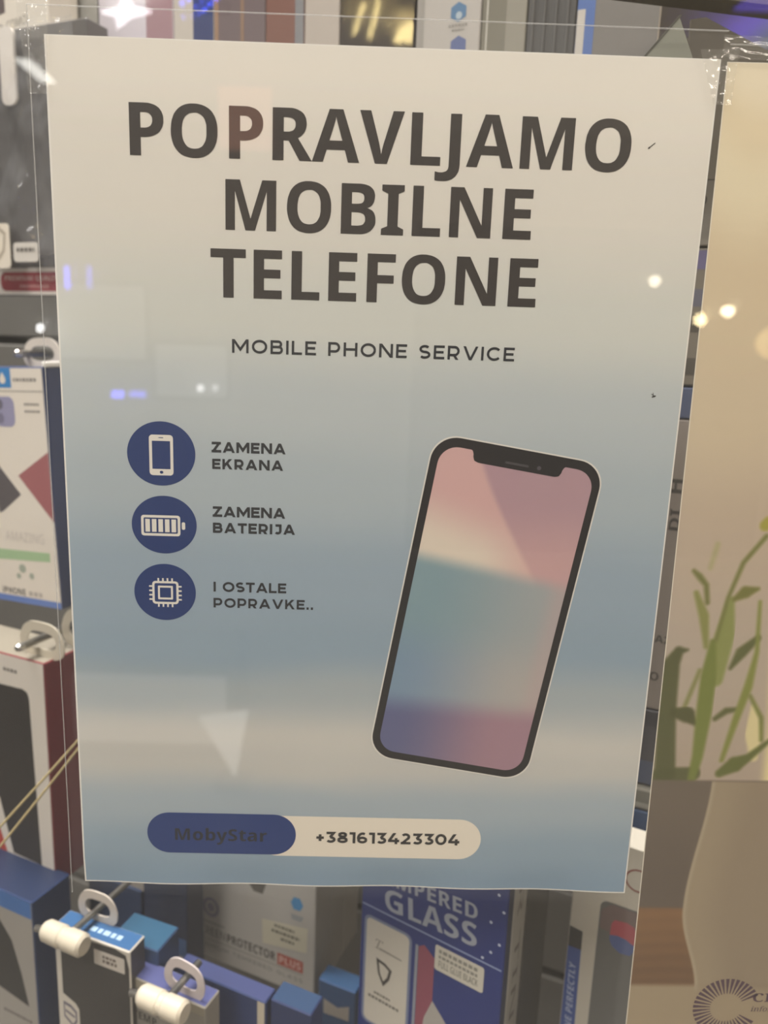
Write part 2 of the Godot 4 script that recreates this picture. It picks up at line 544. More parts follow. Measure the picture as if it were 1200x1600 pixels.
func rooms() -> void:
	var plaster := paint("b4b1aa", 0.8)
	var tiles := paint("86827b", 0.35)
	structure("floor", box(Vector3(7.0, 0.1, 8.3), 0.0, Vector3(0, -0.05, 0)), tiles, Vector3(0, 0, 1.45), "pale stone floor of the mall and the shop")
	structure("ceiling", box(Vector3(7.0, 0.1, 8.3), 0.0, Vector3(0, 0.05, 0)), paint("d2cfc8", 0.8), Vector3(0, 2.9, 1.45), "plain pale ceiling of the mall and the shop")
	structure("wall_left", box(Vector3(0.1, 2.9, 8.3)), plaster, Vector3(-3.45, 1.45, 1.45), "pale wall at the left end of the passage")
	structure("wall_right", box(Vector3(0.1, 2.9, 8.3)), paint("8d7f6c", 0.8), Vector3(3.45, 1.45, 1.45), "tan wall at the right end of the passage")
	structure("wall_far", box(Vector3(7.0, 2.9, 0.1)), plaster, Vector3(0, 1.45, 5.55), "pale wall across the passage from the shop window")
	structure("wall_back", box(Vector3(7.0, 2.9, 0.1)), paint("77736c", 0.8), Vector3(0, 1.45, -2.65), "grey back wall of the shop")
	# the shopfront: wall pieces round the window opening
	for a in [["wall_front", 2.3, 2.9, -2.3, 1.45], ["wall_front", 2.3, 2.9, 2.3, 1.45], ["wall_front", 2.3, 0.7, 0.0, 0.35], ["wall_front", 2.3, 0.3, 0.0, 2.75]]:
		structure(a[0], box(Vector3(a[1], a[2], 0.06), 0.004), paint("4a4742", 0.5), Vector3(a[3], a[4], 0.0055), "dark shopfront wall round the shop window")
	var pane := part(self, "window", box(Vector3(2.3, 1.9, 0.006)), clear(0.006, 0.0))
	pane.name = "window_1"
	pane.position = Vector3(0, 1.65, 0.0065)
	tag(pane, "clear glass pane of the shop window", "", "", "structure")
	# across the passage: a dark shop entrance on the right, lit doorway panels on the left
	structure("door_1", box(Vector3(2.6, 2.3, 0.06), 0.01), paint("2a2622", 0.5), Vector3(1.75, 1.15, 5.47), "dark closed shutter across the passage")

func lamp_ball(at: Vector3, r: float, hex: String, energy: float, label: String, group: String, squash := Vector3.ONE) -> void:
	var n := thing("globe_lamp", label, "lamp", group)
	n.position = at
	var s := SphereMesh.new()
	s.radius = r
	s.height = r * 2.0
	s.radial_segments = 20
	s.rings = 10
	part(n, "bulb", s, glowing(hex, energy)).scale = squash
	part(n, "wall_plate", box(Vector3(r * 0.9, r * 0.9, 0.02), 0.003, Vector3(0, 0, 5.49 - at.z)), paint("8a867e", 0.4))
	part(n, "stem", tube([Vector3(0, 0, 0), Vector3(0, 0, 5.49 - at.z)], r * 0.2, 8), paint("8a867e", 0.4))
	var l := OmniLight3D.new()
	l.name = "bulb_light"
	l.light_color = Color(hex)
	l.light_energy = energy * r * r
	l.light_size = r
	l.omni_range = 12.0
	l.omni_attenuation = 2.0
	l.shadow_enabled = true
	n.add_child(l)

func mall_lamps() -> void:
	# small lamps that show as reflections in the glass
	var g := "small round lamps across the passage"
	lamp_ball(Vector3(2.6, CY + 0.323, 5.36), 0.036, "fff0cc", 22.0, "small warm round lamp, the one furthest right across the passage", g, Vector3(1.25, 0.9, 0.6))
	lamp_ball(Vector3(2.415, CY + 0.261, 5.36), 0.040, "ffe9b4", 20.0, "small warm round lamp, the middle and lowest of three across the passage", g)
	lamp_ball(Vector3(2.074, CY + 0.508, 5.36), 0.034, "fff2d8", 11.0, "small warm round lamp, the highest of three across the passage", g)
	lamp_ball(Vector3(2.93, CY + 0.12, 5.36), 0.10, "ffd98c", 2.6, "large dim amber globe lamp low on the far wall", g, Vector3(0.9, 1.1, 0.5))
	lamp_ball(Vector3(-2.13, CY + 0.065, 5.36), 0.016, "ffffff", 30.0, "tiny white lamp on the left of the far wall", g, Vector3(1.0, 1.5, 0.6))
	lamp_ball(Vector3(-1.035, CY - 0.31, 5.36), 0.022, "ffffff", 8.0, "tiny white lamp low on the far wall, the brighter of a pair", g)
	lamp_ball(Vector3(-0.932, CY - 0.307, 5.36), 0.020, "ffffff", 4.0, "tiny white lamp low on the far wall, the fainter of a pair", g)
	# blue light strips on the far wall
	for a in [[-1.964, 0.415, 0.030, 0.15, 12.0, "upright blue light strip on the far wall, the brighter one"], [-1.812, 0.42, 0.026, 0.15, 6.0, "upright blue light strip on the far wall, the fainter one"], [-1.643, -0.378, 0.085, 0.05, 13.0, "level blue light strip low on the far wall, the brighter one"], [-1.499, -0.372, 0.11, 0.045, 7.0, "level blue light strip low on the far wall, the fainter one"]]:
		var n := thing("light_strip", a[5], "light strip", "blue light strips across the passage")
		n.position = Vector3(a[0], CY + a[1], 5.46)
		part(n, "light_tube", box(Vector3(a[2], a[3], 0.02), 0.006), glowing("5a5cff", a[4]))
		part(n, "backing", box(Vector3(a[2] + 0.012, a[3] + 0.012, 0.03), 0.004, Vector3(0, 0, 0.026)), paint("3c3c44", 0.5))
	# lit signs and counters opposite, seen as soft pale patches in the glass
	for a in [[-1.75, 0.12, 0.62, 0.5, 0.12, "pale lit display window on the left of the far wall"], [-1.12, -0.2, 0.5, 0.36, 0.16, "small pale lit display window right of the first one on the far wall"]]:
		var d := thing("lit_display", a[5], "display", "lit displays across the passage")
		d.position = Vector3(a[0], CY + a[1], 5.49)
		part(d, "display_light", box(Vector3(a[2], a[3], 0.02), 0.004, Vector3(0, 0, -0.014)), glowing("f4f2ea", a[4]))
		part(d, "display_frame", box(Vector3(a[2] + 0.05, a[3] + 0.05, 0.02), 0.004), paint("77736c", 0.5))
	var banner := thing("orange_banner", "dim orange lit banner hanging from the mall ceiling", "banner")
	banner.position = Vector3(-0.63, CY + 1.09, 4.6)
	part(banner, "banner_light", box(Vector3(0.3, 0.33, 0.015), 0.003, Vector3(0, 0.165, 0)), glowing("f08a5a", 0.9))
	for x in [-0.12, 0.12]:
		part(banner, "cord", tube([Vector3(x, 0.33, 0), Vector3(x, 0.36, 0)], 0.003, 6), paint("8a867e", 0.5))
	var counter := thing("lit_counter", "low counter with a pale backlit front standing in the passage", "counter")
	counter.position = Vector3(-0.68, 0, 2.5)
	part(counter, "carcass", box(Vector3(0.62, 0.40, 0.3), 0.01, Vector3(0, 0.2, 0.02)), paint("6c6962", 0.5))
	part(counter, "front_light", box(Vector3(0.54, 0.26, 0.01), 0.003, Vector3(0, 0.2, -0.137)), glowing("efeee8", 0.16))
	var pennant := thing("pennant_sign", "white pennant-shaped lit sign standing on the passage floor", "sign")
	pennant.position = Vector3(-0.38, 0, 2.2)
	part(pennant, "sign_light", plate([poly([-97, 258, 70, 286, 27, 37])], [poly([-97, 258, 70, 286, 27, 37])], 10), glowing("f4f4ee", 1.1))
	part(pennant, "stand", box(Vector3(0.12, 0.04, 0.08), 0.004, Vector3(0.02, 0.02, 0.0)), paint("55524d", 0.5))
	# the kite-shaped ceiling lamp, the small square panel and the cluster of blue points
	var k := thing("kite_lamp", "bright kite-shaped lamp on the mall ceiling", "lamp")
	k.position = Vector3(-1.0, CY + 1.45, 3.52)
	var star := PackedVector2Array()
	for p in [[-105, 21], [-22, -22], [44, -173], [44, -28], [108, -2], [14, 50], [-96, 200], [-52, 52]]:
		star.append(Vector2(p[0], -p[1]))
	var body := part(k, "light_face", plate([star], [star], 14), glowing("fffaff", 10.0))
	body.rotation.x = -PI / 2
	body.position.y = -0.05
	part(k, "stem", tube([Vector3.ZERO, Vector3(0, -0.045, 0)], 0.012, 10), paint("8a867e", 0.4))
	# warm lamps at the left of the ceiling, mirrored by the glossy black box
	for a in [["slim warm tube lamp at the left of the mall ceiling, the shorter one", Vector3(-2.455, 0, 1.707), Vector3(-2.726, 0, 1.872)], ["slim warm tube lamp at the left of the mall ceiling, the longer one", Vector3(-2.388, 0, 1.734), Vector3(-2.716, 0, 1.956)]]:
		var tl := thing("tube_lamp", a[0], "lamp", "warm lamps at the left of the mall ceiling")
		tl.position = Vector3(0, CY + 1.40, 0) + a[1]
		part(tl, "light_tube", tube([Vector3.ZERO, a[2] - a[1]], 0.008, 10), glowing("ffe39a", 34.0))
		part(tl, "bracket", tube([(a[2] - a[1]) / 2.0, (a[2] - a[1]) / 2.0 + Vector3(0, 0.05, 0)], 0.006, 8), paint("8a867e", 0.4))
	var wl := thing("wedge_lamp", "warm wedge-shaped lamp at the left of the mall ceiling", "lamp", "warm lamps at the left of the mall ceiling")
	wl.position = Vector3(-2.58, CY + 1.40, 2.04)
	var wedge := poly([131, 82, 106, 37, -39, -97, -64, -72, -32, -35, -76, -59, -103, -31, 5, 36])
	var wf := part(wl, "light_face", plate([wedge], [wedge], 12), glowing("ffe39a", 34.0))
	wf.rotation.x = -PI / 2
	part(wl, "bracket", tube([Vector3(0, 0, 0), Vector3(0, 0.05, 0)], 0.008, 8), paint("8a867e", 0.4))
	for a in [["violet light panel on the mall ceiling at the right", 1.67, 3.2, 0.26, 0.34, "6a50ff", 2.6], ["pale teal light panel on the mall ceiling right of the violet one", 1.93, 3.36, 0.22, 0.44, "9fd8c8", 0.8]]:
		var cp := thing("coloured_lamp", a[0], "lamp", "coloured light panels on the mall ceiling")
		cp.position = Vector3(a[1], CY + 1.45, a[2])
		part(cp, "housing", box(Vector3(a[3] + 0.02, 0.012, a[4] + 0.02), 0.002, Vector3(0, -0.006, 0)), paint("8a867e", 0.5))
		part(cp, "light_face", box(Vector3(a[3], 0.006, a[4]), 0.001, Vector3(0, -0.0155, 0)), glowing(a[5], a[6]))
	var sp := thing("square_lamp", "small square white lamp on the ceiling near the far wall", "lamp")
	sp.position = Vector3(-1.70, CY + 1.45, 4.4)
	part(sp, "housing", box(Vector3(0.1, 0.04, 0.4), 0.004, Vector3(0, -0.02, 0)), paint("8a867e", 0.4))
	part(sp, "light_face", box(Vector3(0.075, 0.012, 0.36), 0.002, Vector3(-0.02, -0.046, 0)), glowing("fffdf4", 7.0))
	var led := thing("blue_light_cluster", "cluster of small blue light points on the mall ceiling", "light cluster")
	led.position = Vector3(-0.68, CY + 1.45, 3.46)
	part(led, "mount", box(Vector3(0.24, 0.03, 0.28), 0.005, Vector3(0, -0.015, 0)), paint("2c2a33", 0.6))
	var dot := SphereMesh.new()
	dot.radius = 0.0085
	dot.height = 0.017
	dot.radial_segments = 12
	dot.rings = 6
	for q in [[-0.741, 3.434, 22.0], [-0.707, 3.386, 22.0], [-0.626, 3.43, 20.0], [-0.593, 3.375, 20.0], [-0.659, 3.486, 22.0], [-0.69, 3.462, 9.0], [-0.655, 3.4, 9.0], [-0.689, 3.529, 8.0], [-0.765, 3.578, 6.0], [-0.72, 3.56, 4.0]]:
		part(led, "led_bulb", dot, glowing("3048ff", q[2])).position = Vector3(q[0] + 0.68, -0.045, q[1] - 3.46)

func display_panel() -> void:
	# slatted panel that carries the hooks, turned 25 degrees to the window
	var n := thing("slatted_panel", "dark grey slatted display panel behind the hanging boxes", "display panel")
	var a := deg_to_rad(25.0)
	n.rotation.y = -a
	n.position = Vector3(sin(a) * 0.31, 0.55, -cos(a) * 0.31) 
	part(n, "backing", box(Vector3(1.35, 1.75, 0.012), 0.001, Vector3(-0.13, 0.875, -0.016)), paint("3d3b38", 0.7))
	for k in 22:
		part(n, "slat", box(Vector3(1.35, 0.072, 0.012), 0.0015, Vector3(-0.13, 0.04 + k * 0.079, -0.004)), paint("6b6862", 0.6))

# ---------------------------------------------------------------- the poster
func service_poster() -> void:
	var n := thing("service_poster", "blue-and-cream phone repair poster with large brown headline in a clear sleeve", "poster")
	n.position = P(0, -148.5, 0)
	var curl := func(p: Vector2) -> float: return -0.5 * smoothstep(-136.0, -148.5, p.y) * (1.0 + sin(p.x * 0.11) + 0.5 * sin(p.x * 0.031 + 1.0))
	var paper := part(n, "paper", grid(-105, -148.5, 105, 148.5, 42, 60, curl), paint("efebe2", 0.6))
	paper.position.y = 0.1485
	var back := part(n, "paper_back", grid(-105, -148.5, 105, 148.5, 42, 60, func(p: Vector2) -> float: return curl.call(p) - 0.12), paint("efebe2", 0.7))
	back.position.y = 0.1485
	# printed sky: cream, blue-grey, cream and blue bands
	var bands := [[0.0, "ece6da"], [45.0, "e6e1d6"], [82.0, "d9dad2"], [110.0, "c3cacb"], [140.0, "b4bfc4"], [172.0, "9fb0bd"], [200.0, "98abb9"], [216.0, "afb8bb"], [235.0, "d3d0c8"], [246.0, "cdcbc4"], [261.0, "adb9c0"], [280.0, "98abb9"], [297.0, "8ca3b6"]]
	var cloud := FastNoiseLite.new()
	cloud.seed = 4
	cloud.frequency = 0.02
	cloud.fractal_octaves = 3
	var sky := picture(160, 320, func(u: float, v: float) -> Color:
		var y := v * 297.0 + cloud.get_noise_2d(u * 90.0, v * 420.0) * 3.0
		return ramp_at(bands, y))
	var print_ := part(n, "sky_print", grid(-104.4, -148.0, 104.5, 148.1, 42, 60, func(p: Vector2) -> float: return curl.call(p) + 0.05), printed(sky))
	print_.position.y = 0.1485
	var f := frame(Vector3(-0.105, 0.297, 0.00006), Vector3.RIGHT, Vector3.UP, Vector3.BACK)   # poster millimetres, y negative downwards
	var bold := font("Droid Sans", 700)
	var ink := paint("362f29", 0.6)
	text(n, "headline_text", "POPRAVLJAMO", bold, f, 25.4, 184.4, -33.9, 15.45, ink)
	text(n, "headline_text", "MOBILNE", bold, f, 55.5, 154.4, -55.45, 15.35, ink)
	text(n, "headline_text", "TELEFONE", bold, f, 50.6, 157.6, -76.65, 15.3, ink)
	var grey := paint("232529", 0.6)
	geo_text(n, "subtitle_text", "MOBILE PHONE SERVICE", f, 57.5, 151.9, -94.45, 4.5, 0.175, grey)
	geo_text(n, "list_text", "ZAMENA", f, 50.4, 75.7, -128.1, 3.65, 0.235, grey)
	geo_text(n, "list_text", "EKRANA", f, 50.6, 74.9, -133.85, 3.55, 0.235, grey)
	geo_text(n, "list_text", "ZAMENA", f, 50.6, 75.8, -150.7, 3.7, 0.235, grey)
	geo_text(n, "list_text", "BATERIJA", f, 50.65, 79.3, -156.45, 3.65, 0.235, grey)
	geo_text(n, "list_text", "I OSTALE", f, 50.7, 76.5, -178.0, 3.65, 0.215, grey)
	geo_text(n, "list_text", "POPRAVKE..", f, 50.65, 86.2, -183.9, 3.55, 0.215, grey)
	# the three round icons
	var navy := paint("14336f", 0.55)
	var white := paint("efe9dc", 0.6)
	var d1 := sheet(n, "icon_disc", [oval(33.2, -129.1, 11.65, 11.1)], navy, f, 1.0)
	sheet(d1, "icon_phone", ring(rr(29.1, -136.6, 37.3, -122.6, 1.2), rr(30.1, -134.4, 36.3, -124.7, 0.05)), white, f, 2.0)
	sheet(d1, "icon_button", [oval(33.2, -135.5, 0.62, 0.5, 16)], navy, f, 3.0)
	sheet(d1, "icon_speaker", [rr(32.4, -123.7, 34.0, -123.45)], navy, f, 3.0)
	var d2 := sheet(n, "icon_disc", [oval(33.7, -154.1, 11.3, 10.35)], navy, f, 1.0)
	sheet(d2, "icon_battery", ring(rr(25.7, -158.1, 39.3, -150.7, 1.0), rr(26.6, -157.2, 38.4, -151.6, 0.4)) + [rr(39.8, -155.7, 41.0, -153.0, 0.5)], white, f, 2.0)
	for k in 5:
		sheet(d2, "icon_bar", [rr(27.15 + k * 2.27, -156.7, 28.75 + k * 2.27, -152.1)], white, f, 2.0)
	var d3 := sheet(n, "icon_disc", [oval(33.5, -178.7, 10.9, 10.45)], navy, f, 1.0)
	var pins := []
	for k in 4:
		var o := -2.5 + k * 1.62
		pins.append(rr(33.4 + o, -184.2, 34.0 + o, -183.1))
		pins.append(rr(33.4 + o, -174.6, 34.0 + o, -173.5))
		pins.append(rr(27.9, -179.2 + o, 29.0, -178.6 + o))
		pins.append(rr(38.3, -179.2 + o, 39.4, -178.6 + o))
	sheet(d3, "icon_chip", ring(rr(29.0, -183.1, 38.3, -174.6, 1.2), rr(29.8, -182.3, 37.5, -175.4, 0.6)) + ring(rr(31.0, -181.4, 36.3, -176.3, 0.3), rr(31.7, -180.7, 35.6, -177.0, 0.1)) + pins, white, f, 2.0)
	# the printed phone, turned clockwise
	var ph := frame(Vector3(0.147, -0.1844, 0), Vector3.RIGHT, Vector3.UP, Vector3.BACK)
	var pf := f * ph * Transform3D(Basis(Vector3.BACK, deg_to_rad(-8.9)), Vector3.ZERO)
	var pic := sheet(n, "phone_picture", [rr(-30.5, -61.6, 30.5, 61.6, 9.2, 10)], paint("e8e4da", 0.6), pf, 1.0)
	sheet(pic, "phone_bezel", [rr(-30.0, -61.1, 30.0, 61.1, 8.9, 10)], paint("231f1e", 0.6), pf, 2.0)
	var glow := picture(96, 192, func(u: float, v: float) -> Color:
		# rose sky left of a curved edge, mauve right of it, then a blue-grey sea and a violet shore
		var left := Color("dbb2ae").lerp(Color("e8dac8"), smoothstep(0.16, 0.34, v + (0.5 - u) * 0.10)).lerp(Color("dfb8b0"), smoothstep(0.35, 0.85, u))
		var right := Color("b7969f").lerp(Color("cfa7a6"), smoothstep(0.12, 0.36, v + (u - 0.5) * 0.1))
		var edge := 0.28 + 0.52 * pow(clampf((v - 0.03) / 0.34, 0.0, 1.0), 1.15)
		var top := left.lerp(right, smoothstep(-0.03, 0.03, u - edge) * 0.9)
		var mid := Color("8aa4ac").lerp(Color("aaaeae"), smoothstep(0.1, 0.95, u))
		mid = mid.lerp(Color("849cb2").lerp(Color("b8b3ad"), smoothstep(0.0, 0.9, u)), smoothstep(0.5, 0.72, v))
		mid = mid.lerp(Color("c2aca8"), smoothstep(0.84, 0.98, u) * 0.6)
		var low := Color("686b90").lerp(Color("ab8894"), smoothstep(0.05, 0.8, u))
		var c := top.lerp(mid, smoothstep(0.325, 0.385, v - (u - 0.5) * 0.02))
		return c.lerp(low, smoothstep(0.765, 0.86, v + (u - 0.5) * 0.04)))
	var sc := rr(-27.3, -58.3, 27.3, 57.9, 6.6, 8)
	var sv := PackedVector3Array()
	var su := PackedVector2Array()
	var tri := Geometry2D.triangulate_polygon(sc)
	for i in range(0, tri.size(), 3):
		var q := [sc[tri[i]], sc[tri[i + 1]], sc[tri[i + 2]]]
		if (q[1] - q[0]).cross(q[2] - q[0]) > 0.0: q = [q[0], q[2], q[1]]
		for p: Vector2 in q:
			sv.append(pf * Vector3(p.x * 0.001, p.y * 0.001, 0.00018))
			su.append(Vector2((p.x + 27.3) / 54.6, (57.9 - p.y) / 116.2))
	part(pic, "phone_screen", from_tris(sv, su), printed(glow))
	sheet(pic, "phone_notch", [poly([-17.0, 58.2, -16.2, 57.6, -15.7, 56.6, -15.6, 55.6, -15.0, 54.4, -13.6, 53.9, 13.6, 53.9, 15.0, 54.4, 15.6, 55.6, 15.7, 56.6, 16.2, 57.6, 17.0, 58.2])], paint("231f1e", 0.6), pf, 4.0)
	sheet(pic, "phone_speaker", [rr(-4.4, 55.4, 4.0, 56.2, 0.4, 3)], paint("4e4a4b", 0.6), pf, 5.0)
	sheet(pic, "phone_lens", [oval(7.6, 55.9, 0.75, 0.75, 20)], paint("555055", 0.6), pf, 5.0)
	# the contact strip
	var pill := sheet(n, "contact_strip", [rr(66.0, -283.6, 152.2, -266.5, 8.5, 10)], paint("f0e6d4", 0.6), f, 1.0)
	sheet(pill, "name_strip", [rr(24.8, -283.1, 81.3, -266.0, 8.5, 10)], paint("143677", 0.55), f, 2.0)
	text(pill, "name_text", "MobyStar", bold, f, 35.3, 70.2, -277.6, 5.0, paint("141a2c", 0.6), 3.0)
	geo_text(pill, "number_text", "+381613423304", f, 89.0, 144.0, -277.5, 4.75, 0.22, paint("2b2927", 0.6), 3.0)
	# specks of dirt
	sheet(n, "speck", [turned(rr(-1.4, -0.14, 1.4, 0.14, 0.13), 40, Vector2(190.9, -25.8)), oval(190.2, -26.4, 0.3, 0.3, 8)], paint("3a352e", 0.8), f, 1.5)
	sheet(n, "speck", [turned(rr(-0.7, -0.2, 0.7, 0.2, 0.18), 20, Vector2(200.3, -104.7)), turned(rr(-0.9, -0.08, 0.5, 0.08, 0.07), -30, Vector2(200.1, -104.3)), turned(rr(-0.6, -0.08, 0.6, 0.08, 0.07), 100, Vector2(200.0, -104.0))], paint("3a352e", 0.8), f, 1.5)

# ---------------------------------------------------------------- the poster at the right
func plant_poster() -> void:
	var n := thing("plant_poster", "beige poster with a picture of green leaves, pot and striped round logo", "poster")
	var tilt := deg_to_rad(0.75)
	n.position = P(-105 + 212.2, 148.5 - 0.5, -0.4)
	n.rotation.z = tilt
	var W := 297.0
	var H := 420.0
	part(n, "paper", grid(0, -H, W, 0, 10, 14, func(_p: Vector2) -> float: return 0.0), paint("eee6d4", 0.6))
	part(n, "paper_back", grid(0, -H, W, 0, 10, 14, func(_p: Vector2) -> float: return -0.12), paint("eee6d4", 0.7))
	var leaves := [
		["a9a96c", 0.5, [[12.8, 164.1, 0.65], [14.4, 155.5, 0.73]]],
		["595c34", 0.9, [[3.3, 247.3, 3.23], [15.2, 245.1, 1.94]]],
		["5a5c36", 0.95, [[4.4, 245.4, 2.83], [2.7, 220.3, 2.42], [2.4, 201.1, 2.26], [4.7, 195.9, 1.29], [7.8, 195.4, 0.32]]],
		["8a8c50", 0.9, [[9.0, 218.3, 0.57], [13.2, 203.4, 0.57]]],
		["575832", 0.95, [[5.9, 220.2, 1.45], [10.1, 221.0, 2.26], [13.8, 224.4, 0.73]]],
		["8f9150", 0.95, [[14.5, 194.0, 0.65], [12.4, 182.2, 1.29], [8.7, 173.6, 0.65]]],
		["76783f", 0.95, [[13.1, 177.2, 0.57], [12.0, 170.6, 0.65], [9.2, 167.4, 0.81], [7.0, 165.4, 0.48]]],
		["8e9650", 0.9, [[21.5, 176.2, 0.97], [20.9, 189.6, 2.59], [19.2, 206.7, 2.1]]],
		["7d8640", 1.0, [[16.8, 192.2, 0.81], [16.7, 205.9, 2.1], [16.6, 219.9, 2.1], [16.1, 237.8, 1.45], [14.7, 247.9, 1.13]]],
		["7d7f45", 1.0, [[17.9, 191.3, 0.4], [20.4, 175.4, 0.48], [24.4, 162.1, 0.57], [31.4, 152.3, 0.57]]],
		["7a7a3c", 0.95, [[22.9, 175.7, 0.65], [26.5, 173.1, 1.62], [30.8, 171.8, 0.48]]],
		["626638", 0.95, [[24.4, 202.3, 0.48], [27.7, 196.2, 1.53], [33.1, 190.5, 0.81]]],
		["626638", 0.95, [[21.0, 222.5, 0.65], [24.8, 219.3, 0.89], [28.0, 218.8, 0.65]]],
		["8a9046", 1.0, [[25.4, 239.4, 0.57], [29.1, 221.4, 0.97], [31.8, 209.9, 1.13], [33.4, 196.0, 0.57], [32.2, 176.7, 0.4]]],
		["eadca6", 0.9, [[34.9, 217.7, 0.81], [36.2, 228.3, 2.42], [37.4, 238.2, 1.13]]],
		["7f8442", 1.0, [[33.1, 213.3, 0.48], [38.3, 222.0, 0.57], [39.4, 230.9, 0.48]]],
		["6a7038", 1.0, [[25.2, 244.9, 1.13], [30.6, 241.1, 2.26], [35.3, 238.3, 1.13], [42.4, 231.3, 0.57]]],
		["a8a23c", 0.9, [[30.6, 148.3, 1.45], [31.6, 147.1, 1.45]]],
	]
	var boxes := []
	for l in leaves:
		var bb := Rect2(l[2][0][0], l[2][0][1], 0, 0)
		for q in l[2]:
			bb = bb.expand(Vector2(q[0] - q[2] - 1, q[1] - q[2] - 1)).expand(Vector2(q[0] + q[2] + 1, q[1] + q[2] + 1))
		boxes.append(bb)
	var wall := [[0.0, "ecdfc2"], [14.0, "e6d6b4"], [30.0, "eaddbd"], [60.0, "ddcbab"], [110.0, "d8c7aa"], [150.0, "c8b6a0"], [200.0, "c0b1a0"], [250.0, "baa997"]]
	var pw := W - 0.3
	var tex := picture(720, 920, func(u: float, v: float) -> Color:
		var p := Vector2(u * pw, v * H)
		var c := ramp_at(wall, p.y - 6.0 * sin(p.x * 0.12) * (1.0 if p.y < 60.0 else 0.3))
		# a pale lit leaf or curtain at the right of the picture
		c = c.lerp(Color("efe0aa"), smoothstep(-2.5, 2.5, p.x - 36.0 - 6.0 * sin((p.y - 168.0) * 0.018)) * smoothstep(150, 175, p.y))
		for i in leaves.size():
			if boxes[i].has_point(p):
				c = c.lerp(Color(leaves[i][0]), leaves[i][1] * capsule_mask(p, leaves[i][2], 1.0))
		# grey pot, wooden table, tan cloth, translucent vase
		var cloth := Color("ab9a7e").lerp(Color("b6a488"), smoothstep(340, 420, p.y))
		var wood := Color("8d6a48").lerp(Color("7a5c40"), smoothstep(304, 336, p.y) + 0.15 * sin(p.y * 1.1 + sin(p.x * 0.1)))
		var pot := Color("766a5c").lerp(Color("6c6054"), smoothstep(248, 300, p.y))
		var below := pot.lerp(wood, smoothstep(302.5, 304.5, p.y)).lerp(cloth, smoothstep(337.5, 340.5, p.y))
		c = c.lerp(below, smoothstep(247.2, 248.6, p.y))
		var edge := 22.8 - 5.4 * smoothstep(248, 302, p.y) + 8.5 * smoothstep(304, 342, p.y)
		var vase := Color("a8987e").lerp(Color("9d8d76"), smoothstep(2.0, 20.0, p.x - edge))
		vase = vase.lerp(Color("b5a68c"), 1.0 - smoothstep(0.4, 2.2, p.x - edge))
		c = c.lerp(vase, smoothstep(-0.5, 0.5, p.x - edge) * smoothstep(247.6, 249.0, p.y) * (1.0 - smoothstep(338, 344, p.y)))
		return c)
	part(n, "photo_print", grid(0.3, -H + 0.3, pw, -0.3, 10, 30, func(_p: Vector2) -> float: return 0.05), printed(tex))
	var f := frame(Vector3(0, 0, 0.00006), Vector3.RIGHT, Vector3.UP, Vector3.BACK)
	var ink := paint("5a4450", 0.6)
	var rays := []
	for k in 33:
		var a := deg_to_rad(28.0 + 300.0 * k / 32.0)
		var d := Vector2(cos(a), sin(a))
		var s := Vector2(-d.y, d.x)
		var c := Vector2(40.2, -349.4)
		rays.append(PackedVector2Array([c + d * 6.6 + s * 0.16, c + d * 13.6 + s * 0.72, c + d * 13.6 - s * 0.72, c + d * 6.6 - s * 0.16]))
	sheet(n, "round_logo", rays, ink, f, 1.5)
	text(n, "logo_text", "CE", font("Droid Serif", 700), f, 50.6, 59.6, -346.6, 4.0, ink, 1.5)
	text(n, "logo_text", "informa", font("Droid Serif", 400), f, 50.2, 64.0, -351.2, 2.3, ink, 1.5, 0.2)

